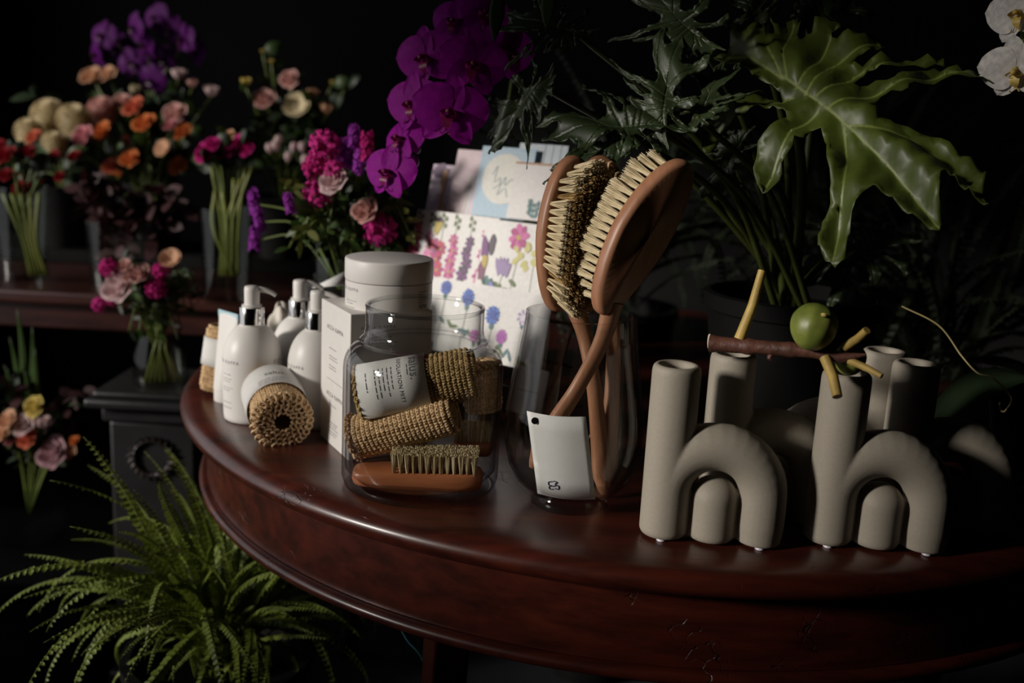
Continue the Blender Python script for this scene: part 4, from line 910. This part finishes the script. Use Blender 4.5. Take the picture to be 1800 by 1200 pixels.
Blis = bucket(vz(500, 2.45), 2.45, rz, .075, .14, 'black bucket under the lisianthus at the right of the riser')
for px, py, d, y in ((50, 232, 50, 2.28), (87, 206, 66, 2.34), (130, 212, 62, 2.30), (95, 252, 44, 2.22)): flower(px, py, d, y, 'dahlia', 'cream', Bdah, 'in the cluster above the red roses at the left', 'cream dahlias')
flower(180, 196, 54, 2.36, 'dahlia', 'pale_pink', Bcor, 'between the cream dahlias and the coral roses', None, lname='pale pink pompon dahlia right of the cream dahlias')
for px, py, d, k, c_ in ((163, 138, 44, 'rose', 'peach'), (190, 134, 36, 'rose', 'peach'), (237, 162, 30, 'bud', 'cream'), (313, 136, 36, 'bud', 'white_pink'), (338, 151, 28, 'bud', 'pale_pink'), (371, 166, 36, 'bud', 'white_pink')): flower(px, py, d, 2.5, k, c_, Bcor, 'in the top row below the dark purple orchids', 'pale roses in the top row')
for px, py, d, k, c_ in ((62, 243, 32, 'rose', 'coral'), (150, 241, 42, 'rose', 'pink'), (182, 233, 36, 'rose', 'orange'), (215, 180, 32, 'rose', 'pale_pink'), (238, 191, 40, 'rose', 'coral'), (256, 220, 42, 'rose', 'orange'), (222, 252, 26, 'rose', 'coral'), (197, 294, 30, 'rose', 'coral'), (230, 283, 38, 'rose', 'orange'), (208, 309, 20, 'bud', 'orange'), (310, 203, 46, 'rose', 'pale_pink'), (300, 222, 26, 'rose', 'pink'), (323, 234, 36, 'rose', 'orange'), (315, 293, 34, 'rose', 'orange'), (288, 262, 34, 'open', 'peach')):
    flower(px, py, d, 2.3 + .08 * math.sin(px), k, c_, Bcor, 'in the mixed coral bunch at the back left', 'coral, orange and pink roses')
for px, py, d in ((12, 276, 38), (50, 270, 30), (97, 280, 30), (36, 296, 28), (76, 315, 28), (12, 309, 28), (40, 332, 32), (106, 311, 20), (132, 276, 24), (70, 286, 24), (4, 258, 26)): flower(px, py, d, 2.1 + .05 * math.sin(px * 3), 'rose', 'red', Vred, 'in the glass vase at the far left', 'deep red roses')
for px, py, d, k, c_ in ((362, 270, 36, 'rose', 'magenta'), (376, 254, 26, 'rose', 'magenta'), (402, 271, 34, 'rose', 'magenta'), (421, 251, 28, 'rose', 'hot_pink'), (437, 263, 30, 'rose', 'magenta'), (404, 241, 26, 'rose', 'peach')): flower(px, py, d, 1.97 + .03 * math.sin(px), k, c_, Vmag, 'above the long green stems in glass', 'magenta roses in the glass vase', leaves=3, srad=.0042)
for px, py, d in ((485, 258, 20), (490, 248, 18), (516, 260, 17), (531, 260, 18), (506, 277, 17), (536, 283, 20), (474, 262, 18)): flower(px, py, d, 2.2, 'tulip', 'white_pink', Blis, 'in the low row left of the bright pink bouquet', 'pale pink tulips', leaves=1)
for px, py, d, k, c_ in ((432, 149, 28, 'bud', 'yellow'), (511, 141, 36, 'rose', 'pale_pink'), (467, 177, 40, 'rose', 'pale_pink'), (522, 188, 50, 'open', 'cream'), (549, 168, 30, 'bud', 'peach'), (575, 196, 36, 'bud', 'peach'), (462, 92, 13, 'bud', 'yellow'), (477, 110, 14, 'bud', 'yellow'), (584, 147, 14, 'bud', 'yellow'), (609, 152, 11, 'bud', 'yellow')): flower(px, py, d, 2.4, k, c_, Blis, 'in the tall bunch left of the purple orchid', 'lisianthus and buds in the tall bunch', leaves=3)

# ------------------------------------------------------------------ orchids
def phal_petal(wd, ln, cup):
    b = MB(); b.grid(lambda u, v: ((2 * u - 1) * wd * math.sin(PI * min(1, .08 + .92 * v ** .75)) ** .55 * (1 if v < .97 else .5), ln * v, cup * (2 * u - 1) ** 2 * math.sin(PI * v) + .10 * v - .16 * v * v + .012 * math.sin(9 * u + 4 * v)), 9, 10); return b
def orchid_meshes(tagname, col, lipcol, vein):
    m = M('orchid_' + tagname, col, .6, .18, 6, trans=.35, spec=.15); ml = M('orchid_lip_' + tagname, lipcol, .45, .2, 8, trans=.2); R_ = {}
    for nm, a in (('petal', (.60, 1.0, -.06)), ('sepal', (.33, .95, .05))): me = phal_petal(*a).mesh('orchid_' + nm, 180); me.materials.append(m); R_[nm] = me
    b = MB(); b.lathe([(0, .34), (.06, .33), (.085, .26), (.07, .05), (.10, 0), (0, 0)], 12)
    for s_ in (-1, 1): b.grid(lambda u, v, s_=s_: (s_ * (.05 + .16 * math.sin(PI * v)), -.05 - .18 * v + .1 * u, .10 + .22 * u), 5, 6)
    b.grid(lambda u, v: ((2 * u - 1) * .14 * (1 - v ** 3), -.10 - .38 * v, .16 + .10 * math.sin(PI * v)), 5, 8)
    for s_ in (-1, 1): b.tube(smooth_path([(0.02 * s_, -.46, .18), (.08 * s_, -.56, .22), (.14 * s_, -.52, .30), (.10 * s_, -.46, .32)], 4), .014, 5)
    me = b.mesh('orchid_lip', 180); me.materials.append(ml); R_['lip'] = me; return R_
def orchid_flower(parent, R_, px, py, dia, y, face, spin=0, label=None):
    c0 = D(px, py, y); s_ = dia / 2 / ppm(c0); f_ = Vector(face).normalized(); upv = Vector((math.sin(spin), 0, math.cos(spin))); yv = (upv - f_ * upv.dot(f_)).normalized(); xv = yv.cross(f_)
    mt = Matrix(((xv.x, yv.x, f_.x, 0), (xv.y, yv.y, f_.y, 0), (xv.z, yv.z, f_.z, 0), (0, 0, 0, 1)))
    q = link('flower', R_['lip'], None, parent); q.matrix_local = Matrix.Translation(c0 - parent.location) @ mt @ Matrix.Scale(s_, 4)
    for nm, a, k in (('sepal', 0, 1), ('sepal', 2.45, 1), ('sepal', -2.45, 1), ('petal', 1.36, 1.02), ('petal', -1.36, 1.02)):
        p_ = link(nm, R_[nm], None, q); p_.matrix_local = Matrix.Rotation(-a, 4, 'Z') @ Matrix.Translation((0, 0, .02 if nm == 'petal' else 0)) @ Matrix.Rotation(random.uniform(-.22, .12), 4, 'X') @ Matrix.Scale(k, 4)
    return c0
PURP = orchid_meshes('purple', (.32, .004, .30), (.22, .006, .08), None); WHT = orchid_meshes('white', (.72, .69, .66), (.58, .42, .10), None); DPUR = orchid_meshes('deep_purple', (.09, .003, .12), (.05, .002, .03), None)
p = Vector((D(800, 500, 1.66).x, 1.66, TZ)); po = T('purple_orchid', 'purple moth orchid in full bloom arching over the greeting cards', 'orchid', p)
MB().lathe([(0, 0), (.045, 0), (.06, .11), (.064, .11), (.064, .122), (.056, .122), (.05, .1), (0, .1)], 36).obj('pot', black_pot, po)
FL = [(748, 100, 122, 1.30, (-.45, -.85, -.05), -.3), (800, 38, 100, 1.32, (-.3, -.9, .15), .2), (852, 22, 96, 1.31, (.1, -.95, .1), .3), (893, 88, 118, 1.30, (.45, -.85, -.1), .35), (832, 112, 128, 1.27, (.05, -.98, .05), .15), (727, 182, 118, 1.28, (-.5, -.82, .05), -.15), (791, 196, 140, 1.24, (-.08, -.97, .05), .1), (705, 244, 100, 1.29, (-.62, -.70, .30), -.2), (684, 302, 112, 1.28, (-.45, -.86, .12), .1)]
cs = [orchid_flower(po, PURP, *a) for a in FL]
sp = smooth_path([Vector((0, 0, .10)), D(868, 300, 1.62) - p, D(905, 80, 1.52) - p, D(850, -10, 1.42) - p, D(780, 70, 1.34) - p, D(735, 180, 1.32) - p, D(700, 290, 1.31) - p, D(728, 300, 1.30) - p], 7); MB().tube(sp, .0028, 8).obj('flower_spike', stem_g, po, 180)
for px, py, r_ in ((728, 284, 11), (733, 262, 8)):
    q = MB().lathe([(math.sin(PI * k / 10) * .8, -math.cos(PI * k / 10)) for k in range(11)], 14).obj('bud', M('orchid_bud', (.34, .03, .36), .5), po, 180, loc=D(px, py, 1.29) - p); q.scale = [r_ / 1300] * 3
for a in (-2.6, -1.4, .2, 1.5):
    b = MB(); b.grid(lambda u, v, a=a: (math.cos(a) * .22 * v - math.sin(a) * (2 * u - 1) * .035 * math.sin(PI * min(1, v + .1)) ** .6, math.sin(a) * .22 * v * .6 + math.cos(a) * (2 * u - 1) * .035, .115 + .10 * v - .16 * v * v), 5, 10); b.obj('leaf', leaf_d, po, 180, solid=.0012)
# hanging strap leaves above
for px, py, px2, py2 in ((878, -25, 868, 76), (968, -30, 960, 52)):
    a1, b1 = D(px, py, 1.2), D(px2, py2, 1.18); b = MB(); b.grid(lambda u, v: tuple(a1.lerp(b1, v) + Vector(((2 * u - 1) * .009 * math.sin(PI * (.15 + .85 * v)), .006 * math.sin(v * 3), 0)) - po.location), 5, 10); b.obj('leaf', leaf_g, po, 180, solid=.0008)
# white orchid cut off by the right edge
p = Vector((D(1860, 500, 1.25).x, 1.25, TZ)); wo = T('white_orchid', 'white moth orchid reaching in at the top right corner', 'orchid', p)
MB().lathe([(0, 0), (.045, 0), (.06, .11), (.064, .11), (.064, .122), (.056, .122), (.05, .1), (0, .1)], 36).obj('pot', black_pot, wo)
for a in ((1792, 22, 120, 1.12, (-.75, -.62, -.05), -.3), (1785, 122, 126, 1.10, (-.55, -.75, -.35), -.2)): orchid_flower(wo, WHT, *a)
MB().tube(smooth_path([Vector((0, 0, .1)), D(1880, 250, 1.22) - p, D(1850, -20, 1.18) - p, D(1805, 20, 1.14) - p, D(1795, 118, 1.12) - p], 7), .0028, 8).obj('flower_spike', stem_g, wo, 180)
for a in (.4, 2.2, 3.6):
    b = MB(); b.grid(lambda u, v, a=a: (math.cos(a) * .2 * v - math.sin(a) * (2 * u - 1) * .033 * math.sin(PI * min(1, v + .1)) ** .6, math.sin(a) * .2 * v + math.cos(a) * (2 * u - 1) * .033, .115 + .10 * v - .16 * v * v), 5, 10); b.obj('leaf', leaf_d, wo, 180, solid=.0012)
# dark purple orchid at the back left
p = Vector((D(260, 300, 2.62).x, 2.62, 0)); p.z = rz
bo2 = T('dark_orchid', 'dim purple orchid cluster at the top left behind the roses', 'orchid', p); MB().lathe([(0, 0), (.05, 0), (.065, .14), (.07, .14), (.07, .15), (.06, .15), (.055, .12), (0, .12)], 30).obj('pot', black_pot, bo2)
for i, (px, py) in enumerate(((180, 62), (205, 84), (236, 48), (256, 78), (285, 104), (232, 110), (322, 68), (345, 92), (300, 52), (265, 140), (170, 95), (275, 30))): orchid_flower(bo2, DPUR, px, py, 62, 2.55 + .05 * math.sin(i * 2), (-.5 + .5 * math.sin(i * 1.7), -.8, .2 * math.cos(i)), .4 * math.sin(i))
for ex_, ey_ in ((200, 60), (260, 60), (330, 70)): MB().tube(smooth_path([Vector((0, 0, .12)), D(265, 180, 2.62) - p, D(ex_, ey_, 2.58) - p], 6), .0035, 6).obj('flower_spike', stem_g, bo2, 180)

# ------------------------------------------------------------------ leafy sprigs
def sprig(mouth, px, py, y, mat, label, group, n=11, ls=.03, droop=0.0, thin=.3):
    mouth = Vector(mouth); e_ = D(px, py, y) - mouth; o = T('leafy_sprig', label, 'foliage', mouth, group); mid = e_ * .55 + Vector((0, 0, .05 + droop))
    P = smooth_path([Vector((0, 0, -.05)), mid, e_], 8); MB().tube(P, .0016, 5).obj('stem', stem_g if mat not in (leaf_mar,) else mat, o, 180); b = MB()
    for k in range(n):
        t_ = .35 + .65 * k / (n - 1); a = P[min(len(P) - 1, int(t_ * (len(P) - 1)))]; dv = Vector((random.uniform(-1, 1), random.uniform(-.9, .4), random.uniform(-.5, .8))).normalized(); pv_ = dv.cross(Vector((random.uniform(-1, 1), random.uniform(-1, 1), .5))).normalized(); s_ = ls * random.uniform(.7, 1.25)
        b.grid(lambda u, v: tuple(a + dv * s_ * v + pv_ * (2 * u - 1) * s_ * thin * math.sin(PI * v) ** .8 + Vector((0, 0, -.25 * s_ * v * v))), 3, 5)
    q = b.obj('leaves', mat, o, 180); q['kind'] = 'stuff'; return o
# bright bouquet in the middle
p = Vector((D(610, 500, 1.56).x, 1.56, TZ)); mouthC = glass_vase(p.x, p.y, p.z, .05, .055, .19, 'clear glass vase of the bright pink bouquet behind the carton')
for px, py, d, k, c_, nm in ((572, 258, 62, 'nerine', 'hot_pink', 'at the top left of the bright bouquet'), (556, 296, 52, 'nerine', 'magenta', 'at the left side of the bright bouquet'), (560, 340, 56, 'nerine', 'hot_pink', 'low on the left of the bright bouquet'), (606, 268, 42, 'stock', 'violet', 'in the centre of the bright bouquet'), (622, 240, 36, 'stock', 'violet', 'at the top of the bright bouquet'), (645, 254, 40, 'stock', 'magenta', 'at the top right of the bright bouquet'), (632, 280, 36, 'stock', 'violet', 'right of centre in the bright bouquet'), (590, 320, 54, 'rose', 'white_pink', 'in the middle of the bright bouquet'), (644, 374, 50, 'rose', 'pale_pink', 'low on the right of the bright bouquet'), (668, 404, 64, 'nerine', 'hot_pink', 'hanging at the bottom right of the bright bouquet'), (508, 356, 30, 'stock', 'violet', 'at the far left of the bright bouquet'), (588, 300, 40, 'nerine', 'hot_pink', 'just above the pale rose')):
    flower(px, py, d, 1.5 + .03 * math.sin(px), k, c_, mouthC, nm, 'flowers of the bright pink bouquet', leaves=1, srad=.002)
for px, py in ((446, 352), (455, 384), (448, 418)): flower(px, py, 34, 1.62, 'stock', 'violet', mouthC, 'sticking out left of the bright bouquet', 'violet stock spikes', leaves=0, srad=.0018)
for i in range(34):
    px = 500 + 235 * ((i * .618) % 1); py = 330 + 130 * ((i * .37) % 1); sprig(mouthC, px, py, 1.5 + .1 * ((i * .29) % 1), leaf_g if i % 3 else M('olive_leaf', (.11, .12, .02), .5, .3, 14, trans=.2), 'small green leafy sprig among the bright pink bouquet', 'green sprigs in the bright bouquet', n=15, ls=.028, droop=.03 if i % 2 else -.01, thin=.18)
# maroon foliage and green filler on the sideboard
for i in range(16): sprig(Vmar, 140 + 200 * ((i * .618) % 1), 340 + 120 * ((i * .41) % 1), 2.05 + .1 * ((i * .3) % 1), leaf_mar, 'dark maroon foliage stem in the vase on the sideboard', 'maroon foliage stems', n=14, ls=.04)
for i in range(18): sprig((Bdah, Bcor, Blis)[i % 3], (60 + 120 * ((i * .618) % 1), 200 + 140 * ((i * .37) % 1), 420 + 190 * ((i * .53) % 1))[i % 3], 165 + 130 * ((i * .29) % 1), 2.42, leaf_d, 'dark green foliage stem among the flowers at the back left', 'dark foliage between the back flowers', n=14, ls=.05)
for i in range(7): 
    px = 372 + 84 * ((i * .618) % 1); o = T('cut_stem', 'bare green cut stem standing in the glass vase of magenta roses', 'stem', Vmag, 'green stems in the magenta vase'); MB().tube(smooth_path([D(388 + 5 * i, 484, 1.97) - Vmag, D(.5 * px + 195 + 9 * (-1) ** i, 400, 1.96) - Vmag, D(px, 292 + 22 * (i % 3), 1.96) - Vmag], 5), .0034 + .0008 * (i % 3), 7).obj('stalk', M('bright_stem', (.17, .19, .035), .45, .25, 12), o, 180)
for i in range(5):
    o = T('cut_stem', 'bare green cut stem slanting in the vase of red roses', 'stem', Vred, 'green stems in the red rose vase'); MB().tube(smooth_path([D(55 + 7 * i, 484, 2.10) - Vred, D(40 + 6 * i, 420, 2.08) - Vred, D(5 + 16 * i, 340, 2.08) - Vred], 5), .0042, 7).obj('stalk', MATS['bright_stem'], o, 180)

# ------------------------------------------------------------------ iron pedestal with a small bouquet
PY = 1.74; pz = D(285, 686, PY).z; pc_ = Vector((D(292, 690, PY + .07).x, PY + .07, 0))
pd_ = T('iron_pedestal', 'square black pedestal with wreath ornament under the small bouquet', 'pedestal', pc_)
for nm, hw, z0, z1 in (('cap', .098, pz - .012, pz), ('cap_moulding', .110, pz - .030, pz - .012), ('cap_neck', .088, pz - .060, pz - .030), ('shaft', .078, .10, pz - .060), ('plinth', .105, .0, .06), ('plinth_moulding', .092, .06, .10)): MB().box((-hw, -hw, z0), (hw, hw, z1)).obj(nm, black_iron, pd_, bevel=.006)
wz = D(292, 803, PY).z; wr = MB()
for k in range(40):
    a = 2 * PI * k / 40; c0 = Vector((.032 * math.cos(a), -.080, wz + .032 * math.sin(a))); tdir = Vector((-math.sin(a), -.25, math.cos(a))) if k % 2 else Vector((-math.sin(a) * .7 + math.cos(a) * .7, -.3, math.cos(a) * .7 + math.sin(a) * .7)); wr.tube([c0, c0 + tdir * .008, c0 + tdir * .016], [.003, .0042, .0008], 6)
wr.obj('wreath_ornament', M('worn_iron', (.035, .028, .026), .35, .4, 60, metal=.4), pd_, 60)
o_ = T('glass_bowl_vase', 'small clear glass vase with green stems on the iron pedestal', 'vase', Vector((pc_.x - .002, PY + .05, pz))); vr_ = 47 / ppm(o_.location); vh_ = HT(o_.location, 572)
MB().lathe([(0, 0), (vr_ * .95, 0), (vr_, .01), (vr_ * .98, vh_ * .5), (vr_ * .75, vh_ * .85), (vr_ * .8, vh_), (vr_ * .76, vh_), (vr_ * .71, vh_ * .85), (vr_ * .93, vh_ * .5), (vr_ * .94, .012), (0, .008)], 40).obj('vase_wall', glass_back, o_, 60)
mP = o_.location + Vector((0, 0, vh_ * .95))
for i in range(8):
    q = T('cut_stem', 'green stem in the small vase on the pedestal', 'stem', mP, 'stems in the pedestal vase'); e_ = D(255 + 9 * i, 672, PY + .03 + .01 * (i % 3)) - mP; MB().tube([e_, e_ * .4, Vector((random.uniform(-.01, .01), 0, .02))], .0024, 6).obj('stalk', MATS['bright_stem'], q, 180)
for px, py, d, k, c_, nm in ((193, 472, 38, 'nerine', 'magenta', 'upper left in the pedestal bouquet'), (176, 536, 30, 'nerine', 'hot_pink', 'lowest left in the pedestal bouquet'), (198, 528, 24, 'nerine', 'magenta', 'beside the large pale bloom'), (285, 476, 34, 'nerine', 'magenta', 'right of the pedestal bouquet'), (275, 508, 40, 'nerine', 'magenta', 'lower right of the pedestal bouquet'), (212, 508, 62, 'rose', 'white_pink', 'largest bloom of the pedestal bouquet'), (243, 486, 46, 'rose', 'pale_pink', 'in the middle of the pedestal bouquet'), (300, 456, 40, 'open', 'peach', 'at the top right of the pedestal bouquet'), (222, 468, 26, 'rose', 'pale_pink', 'at the top of the pedestal bouquet')): flower(px, py, d, PY - .02, k, c_, mP, nm, 'flowers of the pedestal bouquet', leaves=1, srad=.002)
for i in range(20): sprig(mP, 185 + 180 * ((i * .618) % 1), 495 + 105 * ((i * .41) % 1), PY + .08 * ((i * .3) % 1), leaf_g if i % 2 else leaf_d, 'thin green sprig drooping from the pedestal bouquet', 'sprigs of the pedestal bouquet', n=12, ls=.028, droop=.02, thin=.16)

# ------------------------------------------------------------------ bouquet at the lower left on a low plinth
BY = 1.86; bz = D(60, 968, BY).z
pl_ = T('low_plinth', 'low black plinth under the rose bouquet at the lower left', 'plinth', (D(40, 968, BY).x, BY + .02, 0)); MB().box((-.22, -.16, bz - .03), (.19, .2, bz)).obj('slab', black_pot, pl_, bevel=.004); MB().box((-.20, -.14, 0), (.17, .18, bz - .03)).obj('block', black_pot, pl_, bevel=.004)
p = Vector((D(55, 968, BY + .05).x, BY + .05, bz)); o_ = T('square_vase', 'square clear glass vase of the rose bouquet at the lower left', 'vase', p); hv = HT(p, 845); MB().lathe([(0, 0), (.068, 0), (.068, hv), (.064, hv), (.064, .01), (0, .01)], 4).obj('vase_wall', glass_back, o_, 40).rotation_euler = (0, 0, .6)
mB = p + Vector((0, 0, hv * .9))
for px, py, d, k, c_, nm in ((64, 716, 42, 'rose', 'yellow', 'on top of the lower left bouquet'), (44, 748, 40, 'rose', 'white_pink', 'below the yellow rose'), (76, 748, 36, 'bud', 'white_pink', 'right under the yellow rose'), (50, 772, 40, 'rose', 'coral', 'in the middle of the lower left bouquet'), (98, 800, 60, 'rose', 'mauve', 'largest bloom of the lower left bouquet'), (16, 742, 42, 'rose', 'peach', 'at the left frame edge above the pink bud'), (16, 782, 24, 'bud', 'pink', 'at the left frame edge'), (131, 775, 18, 'rose', 'orange', 'smallest bloom right of the mauve rose'), (127, 796, 26, 'rose', 'peach', 'tucked behind the mauve rose'), (4, 764, 34, 'rose', 'peach', 'cut by the left frame edge')): flower(px, py, d, BY - .02, k, c_, mB, nm, 'flowers of the lower left bouquet', leaves=1)
for i in range(12): sprig(mB, 10 + 160 * ((i * .618) % 1), 660 + 150 * ((i * .41) % 1), BY + .05, leaf_mar if i % 2 else leaf_d, 'dark leafy stem rising behind the lower left bouquet', 'dark stems of the lower left bouquet', n=14, ls=.035)
for i, (px, py) in enumerate(((28, 538), (55, 570), (60, 610), (15, 590), (5, 640), (42, 650))):
    q = T('strap_leaf', 'narrow green strap leaf rising at the left frame edge', 'leaf', mB, 'strap leaves at the left edge'); a1 = Vector((0, 0, -.04)); b1 = D(px, py, BY + .02) - mB; b = MB(); b.grid(lambda u, v: tuple(a1.lerp(b1, v) + Vector(((2 * u - 1) * .010 * math.sin(PI * (.12 + .88 * v)), .02 * math.sin(v * 3), .03 * math.sin(PI * v)))), 4, 12); b.obj('blade', leaf_g, q, 180, solid=.0008)

# ------------------------------------------------------------------ ferns
def frond_mesh(seed, bend, npairs=42, leaf=.027):
    rg = random.Random(seed); b = MB(); P = []; x = z = 0.0; n = 44
    for i in range(n + 1):
        P.append(Vector((x, .02 * math.sin(i * .12 + seed), z))); a = math.radians(78) - bend * (i / n) ** 1.2; x += math.cos(a) / n; z += math.sin(a) / n
    b.tube(P, [.0036 * (1 - .75 * i / n) for i in range(n + 1)], 5)
    for k in range(npairs):
        t_ = .12 + .87 * k / npairs; i = min(n - 1, int(t_ * n)); c0 = P[i].lerp(P[i + 1], t_ * n - i); td = (P[i + 1] - P[i]).normalized(); nn = td.cross(Vector((0, 1, 0))); L_ = leaf * (math.sin(PI * (.10 + .86 * t_)) ** .7) * rg.uniform(.85, 1.1)
        for s_ in (-1, 1):
            dv = (Vector((0, s_, 0)) + td * .25 + nn * -.25 * rg.uniform(.2, 1.6)).normalized(); wv = td * L_ * .50
            b.add([c0, c0 + dv * L_ * .30 + wv, c0 + dv * L_ * .8 + wv * .9, c0 + dv * L_ + nn * -.006, c0 + dv * L_ * .8 - wv * .8, c0 + dv * L_ * .30 - wv * .8, c0 + dv * L_ * .55 - nn * .004], [(0, 1, 6), (1, 2, 6), (2, 3, 6), (3, 4, 6), (4, 5, 6), (5, 0, 6)])
    return b
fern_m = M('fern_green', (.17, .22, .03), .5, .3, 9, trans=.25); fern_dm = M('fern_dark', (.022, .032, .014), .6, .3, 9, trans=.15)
FRO = []; FRD = []
for i in range(6):
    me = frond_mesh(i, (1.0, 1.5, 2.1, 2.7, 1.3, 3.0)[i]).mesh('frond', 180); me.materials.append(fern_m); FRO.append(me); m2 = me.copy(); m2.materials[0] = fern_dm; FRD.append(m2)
def fern(p, crown_z, label, n, l0, l1, meshes, seed, pot=None, az=None):
    rg = random.Random(seed); o = T('potted_fern', label, 'fern', p)
    r_ = pot or .1; MB().lathe([(0, 0), (r_ * .7, 0), (r_, crown_z), (r_ * 1.06, crown_z), (r_ * 1.06, crown_z + .015), (r_ * .95, crown_z + .015), (r_ * .9, crown_z - .02), (0, crown_z - .02)], 36).obj('pot', black_pot, o)
    for i in range(n):
        a = i * 2.39996 + rg.uniform(-.3, .3) if az is None else rg.uniform(*az); q = link('frond', meshes[rg.randrange(6)], None, o); q.location = (rg.uniform(-.03, .03), rg.uniform(-.03, .03), crown_z - .02); L_ = rg.uniform(l0, l1); q.scale = (L_, L_, L_); q.rotation_euler = (rg.uniform(-.4, .4), rg.uniform(-.45, .3), a)
    return o
p = D(385, 1125, 1.33); cz = p.z; p.z = 0
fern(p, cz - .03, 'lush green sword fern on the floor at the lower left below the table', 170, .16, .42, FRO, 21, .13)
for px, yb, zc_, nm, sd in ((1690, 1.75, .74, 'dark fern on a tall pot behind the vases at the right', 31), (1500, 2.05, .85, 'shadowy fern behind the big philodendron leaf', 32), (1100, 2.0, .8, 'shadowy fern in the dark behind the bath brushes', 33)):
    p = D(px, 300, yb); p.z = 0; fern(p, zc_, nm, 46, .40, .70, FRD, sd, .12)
